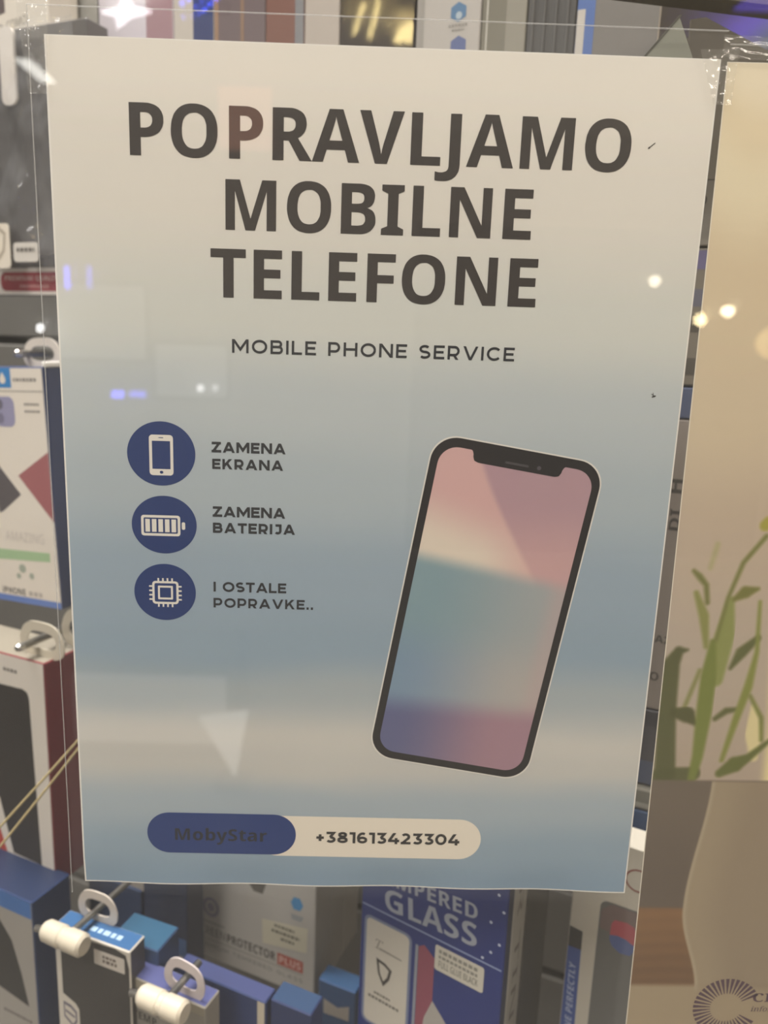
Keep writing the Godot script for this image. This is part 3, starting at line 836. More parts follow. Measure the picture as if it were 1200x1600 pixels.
# ---------------------------------------------------------------- sleeves and tape
func sleeves_and_tape() -> void:
	var film := clear(0.012, 0.03, "ffffff", 0.16)
	var weld := paint("dcdad648", 0.35, {"transparency": BaseMaterial3D.TRANSPARENCY_ALPHA})
	for s in [["plastic_sleeve", "clear plastic sleeve holding the phone repair poster", -109.5, -152.0, 106.0, 156.2, 1.0], ["plastic_sleeve", "clear plastic sleeve holding the plant poster", 106.9, -280.0, 412.0, 152.5, 1.0]]:
		var n := thing(s[0], s[1], "plastic sleeve", "clear sleeves on the window")
		n.position = P(0, s[3], 0)
		var y: float = -s[3] * 0.001
		var wave := func(p: Vector2) -> float: return 0.05 * sin(p.x * 0.09 + p.y * 0.03) + 0.05 * sin(p.y * 0.07 + 1.3)
		part(n, "front_film", grid(s[2], s[3], s[4], s[5], 40, 50, func(p: Vector2) -> float: return 1.2 + wave.call(p)), film).position.y = y
		part(n, "back_film", grid(s[2], s[3], s[4], s[5], 20, 24, func(p: Vector2) -> float: return -1.7 + wave.call(p)), film).position.y = y
		for e in [[Vector2(s[2], s[5]), Vector2(s[4], s[5])], [Vector2(s[2], s[3]), Vector2(s[2], s[5])]].slice(0, 2 if s[2] < 0 else 1):
			var path := []
			for k in 25:
				var q: Vector2 = e[0].lerp(e[1], k / 24.0)
				path.append(Vector3(q.x * 0.001, q.y * 0.001 + y, 0.0010 + 0.00008 * sin(k * 2.1)))
			part(n, "welded_edge", tube(path, 0.00022, 6), weld)
	var tapes := [
		["crumpled clear tape at the top left corner of the repair poster", [[-112.5, 158], [-103.0, 158], [-104.0, 131], [-110.0, 131]], 3],
		["crumpled clear tape between the top corners of both posters", [[97.5, 150.5], [109.5, 151.0], [109.0, 135.0], [103.5, 135.0]], 5],
		["wide clear tape over the top edge of the plant poster", [[104.5, 155.0], [160.0, 153.0], [160.0, 146.8], [104.5, 148.6]], 9],
	]
	for t in tapes:
		var nz := FastNoiseLite.new()
		nz.seed = t[2]
		nz.frequency = 0.35
		nz.fractal_octaves = 2
		var c: Array = t[1]
		var v := PackedVector3Array()
		var at := func(i: int, j: int) -> Vector3:
			var a := Vector2(c[0][0], c[0][1]).lerp(Vector2(c[1][0], c[1][1]), i / 24.0)
			var b := Vector2(c[3][0], c[3][1]).lerp(Vector2(c[2][0], c[2][1]), i / 24.0)
			var p := a.lerp(b, j / 24.0)
			return Vector3(p.x * 0.001, p.y * 0.001, 0.0018 + 0.0007 * nz.get_noise_2d(p.x, p.y))
		for i in 24:
			for j in 24:
				for q in [[0, 0], [1, 0], [1, 1], [0, 0], [1, 1], [0, 1]]:
					v.append(at.call(i + q[0], j + q[1]))
		var tp := part(self, "adhesive_tape", from_tris(v, PackedVector2Array(), true), clear(0.10, 0.08, "e8e4d8"))
		tp.position = Vector3(0, CY, 0)
		tag(tp, t[0], "tape", "strips of clear tape on the window")
	# a folded flap of smoky film above the poster's right corner
	var fl := thing("folded_film", "grey triangular flap of folded film above the repair poster's right corner", "film")
	fl.position = P(89.0, 149.0, -2.6)
	part(fl, "flap", plate([poly([-7.5, 0.0, 2.6, 11.6, 8.2, 0.0])], [poly([-7.5, 0.0, 2.6, 11.6, 8.2, 0.0])], 0.2), paint("8c8d80", 0.35))
	part(fl, "fold", plate([poly([-7.9, 0.0, 2.4, 12.4, 3.2, 12.4, -7.0, 0.0])], [poly([-7.9, 0.0, 2.4, 12.4, 3.2, 12.4, -7.0, 0.0])], 0.5), paint("4d4b41", 0.4))

# ---------------------------------------------------------------- hanging boxes, left edge
func dashes(parent: Node, called: String, t: Transform3D, rows: Array, material: Material, layer := 3.0) -> void:
	# rows of print too small to read: [x0, x1, y, height]
	var out := []
	for r in rows:
		var x: float = r[0]
		var k := 0
		while x < r[1] - 0.3:
			var w: float = r[3] * (0.7 + 0.5 * absf(sin(k * 1.7 + r[2])))
			out.append(rr(x, r[2], minf(x + w, r[1]), r[2] + r[3]))
			x += w + r[3] * 0.35
			k += 1
	sheet(parent, called, out, material, t, layer)

func left_column() -> void:
	var sans := font("Droid Sans", 700)
	var plain := font("Droid Sans", 400)
	var white := paint("e6ddd0", 0.45)
	# box with two phone backs, white with a navy side
	var c := carton("phone_case_box", "white phone case box with blue droplet logo, red phone back and navy side", "box", "accessory boxes on the hooks", Vector3(-188.2, -121.5, -225.6), 26, [-96, -4, -0.4, 156.5], 46, paint("3b4566", 0.4), white, null, null, 2.5)
	var f: Transform3D = c.front
	sheet(c.n, "logo_square", [rr(-46.5, 143.5, -32, 156)], paint("3f86c4", 0.4), f, 2)
	sheet(c.n, "logo_drop", [poly([-39.2, 153.5, -36.6, 149.6, -36.6, 147.6, -38, 146.2, -40.4, 146.2, -41.8, 147.6, -41.8, 149.6])], white, f, 3)
	dashes(c.n, "small_print", f, [[-30, -10, 147.5, 2.2], [-22, -9, 132.5, 1.6], [-22, -9, 128, 1.6]], paint("8b8580", 0.6), 2)
	sheet(c.n, "header_line", [rr(-95, 141.0, -5, 141.8)], paint("a9a39a", 0.5), f, 2)
	sheet(c.n, "camera_picture", [rr(-49, 118.5, -31, 138, 5)], paint("9a97b4", 0.4), f, 2)
	sheet(c.n, "camera_lens", [oval(-44.2, 133, 3.2, 3.4, 20)], paint("6d6a78", 0.4), f, 3)
	sheet(c.n, "camera_lens", [oval(-44.2, 124, 3.2, 3.4, 20)], paint("7c7990", 0.4), f, 3)
	sheet(c.n, "phone_back_picture", [poly([-33, 87, -5, 103.5, -4.8, 58])], paint("a5686a", 0.45), f, 2)
	sheet(c.n, "phone_back_picture", [poly([-75, 118, -53, 96, -32, 74.5, -50, 62, -72, 55])], paint("5f5a5c", 0.45), f, 2)
	sheet(c.n, "phone_edge_picture", [rr(-62, 50, -53.5, 86, 2)], paint("f2ead8", 0.45), f, 3)
	text(c.n, "print_text", "AMAZING", plain, f, -50, -15, 42.5, 6.5, paint("cbc2ba", 0.5), 2)
	sheet(c.n, "green_stripe", [poly([-95, 27, -11, 31, -11, 37, -95, 35])], paint("a8c49a", 0.5), f, 2)
	sheet(c.n, "small_icons", [oval(-37, 24, 3.2, 3.0, 14), oval(-29, 19.5, 2.2, 2.2, 12), oval(-41, 18.5, 2.0, 2.0, 12)], paint("a9b0a0", 0.5), f, 2)
	text(c.n, "print_text", "iPHONE", sans, f, -57.5, -36, 5.2, 4.4, paint("5c5856", 0.5), 2)
	dashes(c.n, "small_print", f, [[-33, -21, 5.5, 3.2]], paint("b9b0a8", 0.5), 2)
	sheet(c.n, "blue_edge", [rr(-95.4, -0.2, -4.6, 4.2)], paint("6b86c4", 0.4), f, 3)
	part(c.n, "white_clip", box(Vector3(0.003, 0.0035, 0.024), 0.0006), paint("ece8e0", 0.35)).position = c.side * Vector3(0.013, 0.158, 0.0)
	hang_tab(c, -24, 155, 33, 20, 20, paint("d3cabf", 0.4))
	hook("metal hook carrying the white box with the blue droplet logo", Vector3(-222.3, 44.0, -252.9), 25, 0.0, false, 2.4)
	# black phone on a white front, maroon side
	var d := carton("phone_case_box", "white box with a large black phone shape and maroon side", "box", "accessory boxes on the hooks", Vector3(-183.4, -283.4, -170.1), 26, [-98, 0, 0, 150.3], 33, paint("8a3c42", 0.4), white, null, paint("8f8778", 0.5))
	f = d.front
	sheet(d.n, "phone_picture", [poly([-88, 124, -84, 129.5, -40, 129.3, -18.8, 130.0, -15.2, 128.6, -13.7, 125.0, -11.2, 11.7, -35.7, 12.7, -45, 49.8, -88, 55])], paint("3c3836", 0.4), f, 2)
	sheet(d.n, "red_corner", [poly([-97, 80, -64, 62, -47.5, 30, -38, 1, -97, 1])], paint("c04a3c", 0.45), f, 2)
	dashes(d.n, "small_print", f, [[-34, -22, 139, 2.2]], paint("7a736c", 0.5), 2)
	hang_tab(d, -9, 149, 36, 23, 8, paint("d6ccb8", 0.35))
	hang_tab(d, 6, 151, 34, 26, 26, paint("bdb4a2", 0.35))
	hook("metal hook above the box with the maroon side", Vector3(-197.5, -123.5, -170.0), 25, 0.0, false, 2.4)
	# thin silvery pack seen edge on beside it
	var s := carton("phone_case_box", "thin silver-grey pack seen edge on beside the maroon box side", "box", "accessory boxes on the hooks", Vector3(-183.4, -283.4, -170.1), 26, [16.5, 60, 8, 150], 8, paint("a8a29a", 0.35))
	s.n.position += Vector3(sin(deg_to_rad(26.0)), 0, -cos(deg_to_rad(26.0))) * 0.036
	# box at the lower left corner
	var e := carton("phone_case_box", "grey and black phone case box with blue frame and navy side at the lower left", "box", "accessory boxes on the hooks", Vector3(-186.9, -275.8, -141.1), 26, [-90, 0, -130, 4], 30, paint("33466f", 0.4), paint("aaa49b", 0.45), null, paint("1d2c4c", 0.4))
	f = e.front
	sheet(e.n, "blue_frame", [rr(-89, -8, -1, 3.3)], paint("4a78b8", 0.4), f, 2)
	sheet(e.n, "blue_frame", [rr(-89, -129, -1, -118)], paint("4a78b8", 0.4), f, 2)
	sheet(e.n, "phone_picture", [poly([-80, -20, -42, -14, -28, -18, -19, -29, -12.5, -50, -7.6, -72, -32.5, -67.4, -80, -66])], paint("3d3b39", 0.4), f, 2)
	dashes(e.n, "small_print", f, [[-30, -6, -84, 2.0]], paint("6d6862", 0.5), 2)
	# smoky pack with a black case
	var b := carton("phone_case_box", "smoky clear pack with a black phone case and red label strip", "box", "accessory boxes on the hooks", Vector3(-215.7, 84.4, -301.2), 24, [-105, 40, -1.6, 168], 20, paint("6a6764", 0.18), null, null, null, 0.0)
	f = b.front
	var case_shape := rr(-45, -67, 45, 67, 16, 8)
	var pc := part(b.n, "phone_case", plate([case_shape], [case_shape], 7.0), paint("4a4746", 0.3))
	pc.transform = f * Transform3D(Basis(), Vector3(-0.025, 0.091, 0.003))
	for q in [[-54, 140], [-38, 128]]:
		part(pc, "lens_ring", lathe([Vector2(7.5, 0), Vector2(7.5, 1.6), Vector2(5.6, 1.6), Vector2(5.6, 0.2), Vector2(0, 0.2)], 20), paint("3a3838", 0.25)).position = Vector3((q[0] + 25) * 0.001, (q[1] - 91) * 0.001, 0.0035)
	# the loose clear bag over the case, creased
	var crease := FastNoiseLite.new()
	crease.seed = 21
	crease.frequency = 0.022
	crease.fractal_octaves = 3
	var bag := part(b.n, "clear_bag", grid(-104, 17, 39, 166, 60, 60, func(p: Vector2) -> float: return 12.0 + 5.0 * crease.get_noise_2d(p.x * 1.6, p.y * 0.7)), clear(0.09, 0.06))
	bag.transform = f
	part(b.n, "plastic_insert", plate([rr(-25, 119, -12.5, 166, 5)], [rr(-25, 119, -12.5, 166, 5)], 2.0), paint("e4ddd4", 0.3)).transform = f * Transform3D(Basis(), Vector3(0, 0, 0.0085))
	sheet(b.n, "label_band", [rr(-104, -1.2, 39, 17.0)], paint("e4dcd2", 0.45), f, 2)
	sheet(b.n, "red_label", [rr(-46, 1.2, 36, 14.0, 5)], paint("a8464e", 0.45), f, 3)
	text(b.n, "label_text", "PREMIUM QUALITY", sans, f, -42, 10, 8.4, 3.2, paint("dcc0b8", 0.5), 4)
	dashes(b.n, "small_print", f, [[-28, -2, 3.4, 2.2]], paint("cf9a96", 0.5), 4)
	var over := f * Transform3D(Basis(), Vector3(0, 0, 0.018))
	part(b.n, "sticker", plate([rr(-14, 19.0, 7.5, 31.5, 2.5)], [rr(-14, 19.0, 7.5, 31.5, 2.5)], 0.4), paint("d8d2c8", 0.45)).transform = f * Transform3D(Basis(), Vector3(0, 0, 0.0177))
	dashes(b.n, "small_print", over, [[-11, 4.5, 25.5, 2.6]], paint("6a655f", 0.5), 1)
	part(b.n, "shield_badge", plate([rr(-44, 15, -17, 44, 3)], [rr(-44, 15, -17, 44, 3)], 0.4), paint("e6dccb", 0.45)).transform = f * Transform3D(Basis(), Vector3(0, 0, 0.0177))
	sheet(b.n, "shield_mark", ring(poly([-38, 40, -26, 42, -20, 38, -22, 26, -30, 17.5, -38, 26]), poly([-36.5, 38, -26.5, 39.8, -21.8, 36.8, -23.4, 27, -30, 20, -36.5, 27])), paint("b3a794", 0.5), over, 1)

	# tilted white box at the top left corner
	var a := carton("phone_case_box", "white box with dark window at the top left corner, tilted upward", "box", "accessory boxes on the hooks", Vector3(-256.0, 254.0, -338.5), 38, [-40, 60, -0.5, 120], 22, paint("dcd4c6", 0.45))
	f = a.front
	sheet(a.n, "window_picture", [rr(-39, 16, 8.5, 110)], paint("6a605e", 0.3), f, 1)
	text(a.n, "print_text", "COMO", plain, f, 9.5, 34, 4.6, 5.6, paint("8d877e", 0.5), 2)
	sheet(a.n, "round_mark", ring(oval(1.0, 5.5, 4.6, 4.6, 20), oval(1.0, 5.5, 3.7, 3.7, 20)), paint("8d877e", 0.5), f, 2)
	# a thin golden cord hanging doubled across the maroon box
	var cord := thing("cord", "thin golden cord hanging doubled across the maroon box", "cord")
	cord.position = P(-226.0, -261.5, -117.0)
	for q in [[Vector3(-225.9, -245.6, -117.6), Vector3(-125.0, -130.0, -140.8)], [Vector3(-226.0, -261.5, -114.3), Vector3(-126.0, -132.0, -140.3)]]:
		var path := []
		for k in 9:
			path.append(P(q[0].x, q[0].y, q[0].z).lerp(P(q[1].x, q[1].y, q[1].z), k / 8.0) + Vector3(0, -0.001 * sin(PI * k / 8.0), 0) - cord.position)
		part(cord, "strand", tube(path, 0.0007, 8), paint("b09f74", 0.45))
	hook("metal hook behind the poster holding the golden cord", Vector3(-125.0, -131.5, -138.0), 25, 0.0, false, 2.0)

# ---------------------------------------------------------------- hanging boxes, below the poster
func bottom_row() -> void:
	var sans := font("Droid Sans", 700)
	var plain := font("Droid Sans", 400)
	var white := paint("d6cec0", 0.45)
	# black phone picture, teal top
	var fx := carton("phone_case_box", "white box with black phone picture, small white sticker and blue top", "box", "accessory boxes on the hooks", Vector3(-155.5, -269.5, -101.0), 22, [-4, 45.5, -110, 15.5], 13, white, null, paint("4a4744", 0.4), paint("32608f", 0.4))
	var f: Transform3D = fx.front
	sheet(fx.n, "phone_picture", [poly([0, 12, 36, 14.5, 43, 12.5, 44.8, 5, 44.5, -108, 11.2, -108, 10.6, -33, 8.5, -30, 0, -26])], paint("403d3b", 0.4), f, 1)
	sheet(fx.n, "sticker", [rr(22.4, 0.8, 42.0, 10.0, 0.6)], paint("cfc6ba", 0.5), f, 2)
	dashes(fx.n, "small_print", f, [[28, 37, 6.0, 1.7], [28, 37, 3.2, 2.0]], paint("6b5f58", 0.5), 3)
	sheet(fx.n, "shield_mark", ring(poly([0, -31, 5, -32, 9, -35, 9, -42, 6, -46, 0, -41]), poly([0.8, -33, 5, -34, 7.9, -36.4, 7.9, -41, 6, -44, 0.8, -40])), paint("77707c", 0.5), f, 2)
	sheet(fx.n, "shield_mark", [poly([1.2, -36, 7.4, -38.5, 7.4, -40, 1.2, -37.6])], paint("77707c", 0.5), f, 2)
	dashes(fx.n, "small_print", fx.top, [[16, 36, 4.5, 3.2]], paint("a9c4dc", 0.5), 3)
	hang_tab(fx, 16, 14.5, 26, 19, 12, paint("d2c6b8", 0.4))
	carton("phone_case_box", "teal-topped box just behind the box with the black phone picture", "box", "accessory boxes on the hooks", Vector3(-149.9, -269.5, -114.9), 22, [22, 52, -110, 6], 20, paint("33496a", 0.4), null, null, paint("2a5672", 0.4))
	cross_hook("metal hook with a white roll holder above the black phone picture", Vector3(-147.2, -248.6, -86.8), 86)
	# grey pack in front with its own holder
	var k := carton("screen_protector_box", "grey carton with lilac top under the second white roll holder", "box", "screen protector boxes", Vector3(-116.2, -272.6, -89.4), 25, [1, 49, -110, 0], 13, paint("8d877c", 0.5), null, null, paint("4c5180", 0.4))
	f = k.front
	text(k.n, "print_text", "TEMP", sans, f, 2.6, 18, -24.6, 4.6, paint("3f3c38", 0.5), 2)
	sheet(k.n, "front_panel", [rr(1.5, -5.5, 48.5, -0.6)], paint("9a917f", 0.5), f, 1)
	hang_tab(k, 33, -1, 25, 21, 3, paint("cfc3c0", 0.4), true, -8)
	cross_hook("metal hook with a white roll holder in front of the screen protector carton", Vector3(-90.7, -262.0, -59.9), 30)
	# small blue boxes round it
	var l := carton("phone_case_box", "lilac-topped box with a white front edge below the screen protector carton", "box", "accessory boxes on the hooks", Vector3(-43.1, -282.6, -85.9), 25, [-58, 0, -110, -3], 11, paint("2f3d66", 0.4), null, null, paint("3a426c", 0.4))
	sheet(l.n, "white_edge", [rr(-5, -109, -0.6, -3.6)], paint("c8bda8", 0.5), l.front, 2)
	carton("phone_case_box", "small navy box below the right end of the screen protector carton", "box", "accessory boxes on the hooks", Vector3(-43.1, -282.6, -85.9), 25, [3, 27, -110, 1], 14, paint("27355e", 0.4), null, null, paint("263f60", 0.4))
	var m := carton("phone_case_box", "dark navy box left of the screen protector carton", "box", "accessory boxes on the hooks", Vector3(-98.2, -313.9, -162.0), 25, [-36, -2, -70, 105], 18, paint("27334f", 0.4), null, null, paint("2f4264", 0.4))
	var m2 := carton("phone_case_box", "dark blue box with a pale hang tab under the poster's lower left corner", "box", "accessory boxes on the hooks", Vector3(-98.2, -313.9, -162.0), 25, [-82, -38, -70, 22], 22, paint("2b3d5e", 0.4), null, null, paint("31486c", 0.4))
	hang_tab(m2, -46, 21, 28, 21, 2, paint("a89f94", 0.4))
	sheet(m.n, "blue_edge", [rr(-15, -69, -3, -1)], paint("46699c", 0.4), m.front, 1)
	sheet(m.n, "white_edge", [rr(-15, -28, -3, -14, 1)], paint("b8b0a8", 0.4), m.front, 2)
	var nb := carton("phone_case_box", "blue box with a pale label between the screen protector and tempered glass boxes", "box", "accessory boxes on the hooks", Vector3(6.8, -346.2, -153.2), 25, [-26, 0, -70, 4], 14, paint("2e527f", 0.4), null, null, paint("2a4d72", 0.4))
	sheet(nb.n, "pale_label", [poly([-22, -9, -12, -12, -4, -8, -4, -19, -22, -20])], paint("b0a79c", 0.5), nb.front, 2)
	# screen protector cartons, three on one hook
	for i in 3:
		var g := carton("screen_protector_box", ["grey-white screen protector carton with red word block and cream sticker", "plain grey carton directly behind the front screen protector carton", "plain grey carton at the back of the screen protector stack"][i], "box", "screen protector boxes", Vector3(-19.8, -364.5, -170.2) + Vector3(sin(deg_to_rad(25.0)), 0, -cos(deg_to_rad(25.0))) * 23.0 * i, 25, [-97.5, 0, 0.3, 128], 22.3, paint("bab5ac", 0.5))
		if i > 0:
			continue
		f = g.front
		sheet(g.n, "round_emblem", ring(oval(-80, 41.5, 6.6, 7.6, 24), oval(-80, 41.5, 4.4, 5.2, 24)) + [oval(-80, 41.5, 2.8, 3.4, 20)], paint("8c8696", 0.5), f, 1.5)
		dashes(g.n, "small_print", f, [[-92, -69, 28.5, 1.6]], paint("8a847e", 0.5), 1.5)
		sheet(g.n, "blue_hexagon", [oval(-13.5, 67.5, 4.6, 5.2, 6)], paint("4f8fc0", 0.5), f, 1.5)
		dashes(g.n, "small_print", f, [[-17.5, -9, 57.6, 1.3], [-17, -9.5, 55.6, 1.3]], paint("7c8a96", 0.5), 1.5)
		sheet(g.n, "sticker", [poly([-39.5, 47.5, -5.2, 52, -5.8, 33.5, -38.8, 29])], paint("cfc8b0", 0.5), f, 1.5)
		dashes(g.n, "small_print", f, [[-30, -15, 45, 2.0], [-32, -11, 40.5, 2.2], [-25, -15, 36.2, 2.0]], paint("6f695c", 0.5), 2.5)
		text(g.n, "product_text", "SCREEN", plain, f, -92.5, -68.5, 19.2, 6.4, paint("68625a", 0.5), 1.5)
		text(g.n, "product_text", "PROTECTOR", sans, f, -67, -29, 18.6, 6.6, paint("45413c", 0.5), 1.5)
		sheet(g.n, "red_block", [rr(-27.6, 17.0, -8.2, 26.0)], paint("b0584a", 0.5), f, 1.5)
		text(g.n, "product_text", "PLUS", sans, f, -26, -10, 18.8, 5.4, paint("d8b0a4", 0.5), 2.5)
		sheet(g.n, "thin_line", [rr(-92.5, 15.4, -8.2, 16.0)], paint("8a847a", 0.5), f, 1.5)
		geo_text(g.n, "product_text", "PREMIUM TEMPERED GLASS", f, -92.5, -8.5, 9.4, 3.2, 0.16, paint("85807a", 0.5), 1.5)
		sheet(g.n, "dark_smudge", [poly([-52, 74, -46, 66, -39, 66, -36, 76, -40, 82, -52, 82])], paint("5c5850", 0.5), f, 1.5)
	hook("metal hook through the screen protector cartons behind the poster", Vector3(-68.0, -229.0, -187.0), 25, 0.0, false)
	# tempered glass packs: blue front one, white and charcoal ones behind it
	var back := Vector3(sin(deg_to_rad(35.0)), 0, -cos(deg_to_rad(35.0)))
	var h := carton("screen_protector_box", "royal blue tempered glass pack with white phone window and sticker", "box", "screen protector boxes", Vector3(6.3, -231.5, -96.1), 35, [0, 80.9, -110, 78], 7, paint("213274", 0.4), null, paint("1b2644", 0.4))
	f = h.front
	sheet(h.n, "pale_line", [rr(0.8, 0.2, 80, 1.1)], paint("8f9cc0", 0.5), f, 1.5)
	text(h.n, "product_text", "GLASS", sans, f * Transform3D(Basis(Vector3.BACK, deg_to_rad(4.0)), Vector3.ZERO), 15.0, 67.0, 2.0, 12.4, paint("a3a8b4", 0.45), 1.5)
	text(h.n, "product_text", "TEMPERED", sans, f * Transform3D(Basis(Vector3.BACK, deg_to_rad(4.0)), Vector3.ZERO), 8.0, 67.5, 17.0, 8.2, paint("a3a8b4", 0.45), 1.5)
	var stars := []
	for q in [[74, 8], [78, 14], [73, 24], [79, 32], [70, 3], [76, 40]]:
		stars.append(oval(q[0], q[1], 0.8, 0.8, 8))
	sheet(h.n, "pale_dots", stars, paint("c0c8dc", 0.5), f, 1.5)
	sheet(h.n, "window_rim", [rr(2.4, -71, 31.4, -4.6, 4)], paint("77809a", 0.35), f, 1.5)
	sheet(h.n, "phone_window", [rr(3.9, -69.4, 29.9, -6.2, 3)], paint("c9c2b4", 0.4), f, 2.5)
	text(h.n, "script_text", "T", font("Droid Serif", 400), f, 8.4, 13.0, -22.4, 5.6, paint("8f887e", 0.5), 3.5, 0.3)
	sheet(h.n, "script_stroke", [poly([12, -22.4, 26, -22.6, 26, -21.8, 12, -21.2])], paint("8f887e", 0.5), f, 3.5)
	sheet(h.n, "shield_mark", ring(poly([10.6, -28, 16, -29, 20.4, -31.5, 19, -38, 15.4, -43.5, 12, -37]), poly([12.2, -30, 15.8, -30.8, 18.6, -32.4, 17.6, -37, 15.4, -40.4, 13.2, -36.4])), paint("45413d", 0.5), f, 3.5)
	dashes(h.n, "small_print", f, [[10, 20, -50.5, 1.4], [6.5, 26, -54.0, 1.6]], paint("6f6a62", 0.5), 3.5)
	sheet(h.n, "picture_strip", [poly([35.4, -8.5, 38.5, -6.2, 44.6, -11, 44.8, -70, 35.4, -70])], paint("8c4a5a", 0.4), f, 1.5)
	sheet(h.n, "picture_strip", [poly([40.5, -48, 44.8, -36, 54, -46, 54, -70, 38, -70])], paint("aaa49c", 0.4), f, 2.5)
	sheet(h.n, "picture_strip", [rr(33.6, -70, 35.2, -8)], paint("8d929c", 0.4), f, 2.5)
	sheet(h.n, "sticker", [rr(44.8, -16.6, 71.5, -2.2, 1.4)], paint("cbc5b6", 0.5), f, 3.5)
	dashes(h.n, "small_print", f, [[47, 69, -6.2, 2.0], [47, 69, -9.2, 1.6]], paint("8e8a80", 0.5), 4.5)
	text(h.n, "sticker_text", "FULL GLUE BLACK", plain, f, 47.2, 68.6, -14.2, 3.6, paint("5d5a52", 0.5), 4.5)
	var h2 := carton("screen_protector_box", "white-sided pack hanging directly behind the royal blue pack", "box", "screen protector boxes", Vector3(6.3, -231.5, -96.1) + back * 8.0, 35, [0, 80.9, -110, 78], 16, paint("a8a49c", 0.5))
	var sideways := Transform3D(Basis(Vector3.BACK, -PI / 2), Vector3.ZERO)
	text(h2.n, "side_text", "R TIN A", plain, h2.side * sideways, -38, 70, 4.5, 6.0, paint("77726a", 0.5), 1.5)
	carton("screen_protector_box", "charcoal pack at the back behind the royal blue pack", "box", "screen protector boxes", Vector3(6.3, -231.5, -96.1) + back * 25.0, 35, [0, 80.9, -110, 78], 33, paint("4a4844", 0.5))
	# white case box with the grey phone
	var w := carton("phone_case_box", "white box with grey phone back, pink-and-blue patch and blue side strip", "box", "accessory boxes on the hooks", Vector3(114.9, -238.1, -92.8), 30, [1.6, 72, -110, 55], 18, paint("d0c8b8", 0.45))
	f = w.front
	sheet(w.n, "black_corner", [poly([2.0, -1.2, 8.8, -2.2, 9.0, -13.4, 2.0, -13.4])], paint("3a3836", 0.5), f, 1.5)
	sheet(w.n, "blue_strip", [poly([2.0, -13.4, 8.9, -13.4, 10.2, -109, 2.0, -109])], paint("41599a", 0.45), f, 1.5)
	text(w.n, "strip_text", "PHONE PERFECTLY", sans, f * Transform3D(Basis(Vector3.BACK, PI / 2 + 0.02), Vector3(0.0086, -0.076, 0)), 0, 53, 0.6, 3.4, paint("aeb8d4", 0.5), 2.5, 0.2)
	sheet(w.n, "phone_back_picture", [rr(16.2, -109, 66, 20.5, 4)], paint("6f6e6a", 0.35), f, 1.5)
	sheet(w.n, "phone_back_picture", [poly([17, 15, 22, 19.6, 60, 19.6, 60, -2, 17, 4])], paint("7d6a66", 0.35), f, 2.0)
	sheet(w.n, "pink_patch", [poly([22.2, 2, 22.6, 9, 24, 11.4, 30, 12.2, 33.5, 11, 34.6, 8, 34.6, 0.5, 30, 2.6, 26, 3.0])], paint("b8545e", 0.4), f, 2.5)
	sheet(w.n, "blue_patch", [poly([22.2, 2, 26, 3.0, 30, 2.6, 34.6, 0.5, 34.6, -3, 33, -6, 28, -6.4, 24, -4, 22.4, -1])], paint("56669a", 0.4), f, 2.5)
	sheet(w.n, "red_ring", ring(oval(33, 37.5, 6.6, 6.4, 24), oval(33, 37.5, 5.7, 5.5, 24)), paint("8c463c", 0.5), f, 1.5)
	hook("metal hook behind the poster over the white box with the grey phone", Vector3(150.0, -178.0, -60.0), 27, 0.0, false)
	hook("metal hook behind the poster over the royal blue pack", Vector3(40.0, -148.0, -62.0), 33, 0.0, false)

func cross_hook(label: String, at: Vector3, length: float) -> void:
	var n := hook(label, at, 25, length)
	n.get_node("bracket").free()
	n.get_node("tip").free()
	var roll := part(n, "roll_holder", lathe([Vector2(1.8, -14), Vector2(4.4, -13.8), Vector2(5.6, -12), Vector2(5.9, -2), Vector2(5.3, -1), Vector2(5.3, 1), Vector2(5.9, 2), Vector2(5.9, 11.5), Vector2(4.6, 13), Vector2(0, 13)], 32), paint("d2c7b2", 0.3))
	roll.rotation.y = PI / 2
	part(n, "pin", tube([Vector3(-0.013, 0, 0), Vector3(-0.0195, -0.0006, 0.001)], 0.0019, 10), paint("b8b4ac", 0.2, {"metallic": 0.9}))
	part(n, "pin_ring", tube([Vector3(-0.0125, 0, 0), Vector3(-0.0145, 0, 0)], 0.0034, 14), paint("8a847a", 0.35, {"metallic": 0.6}))

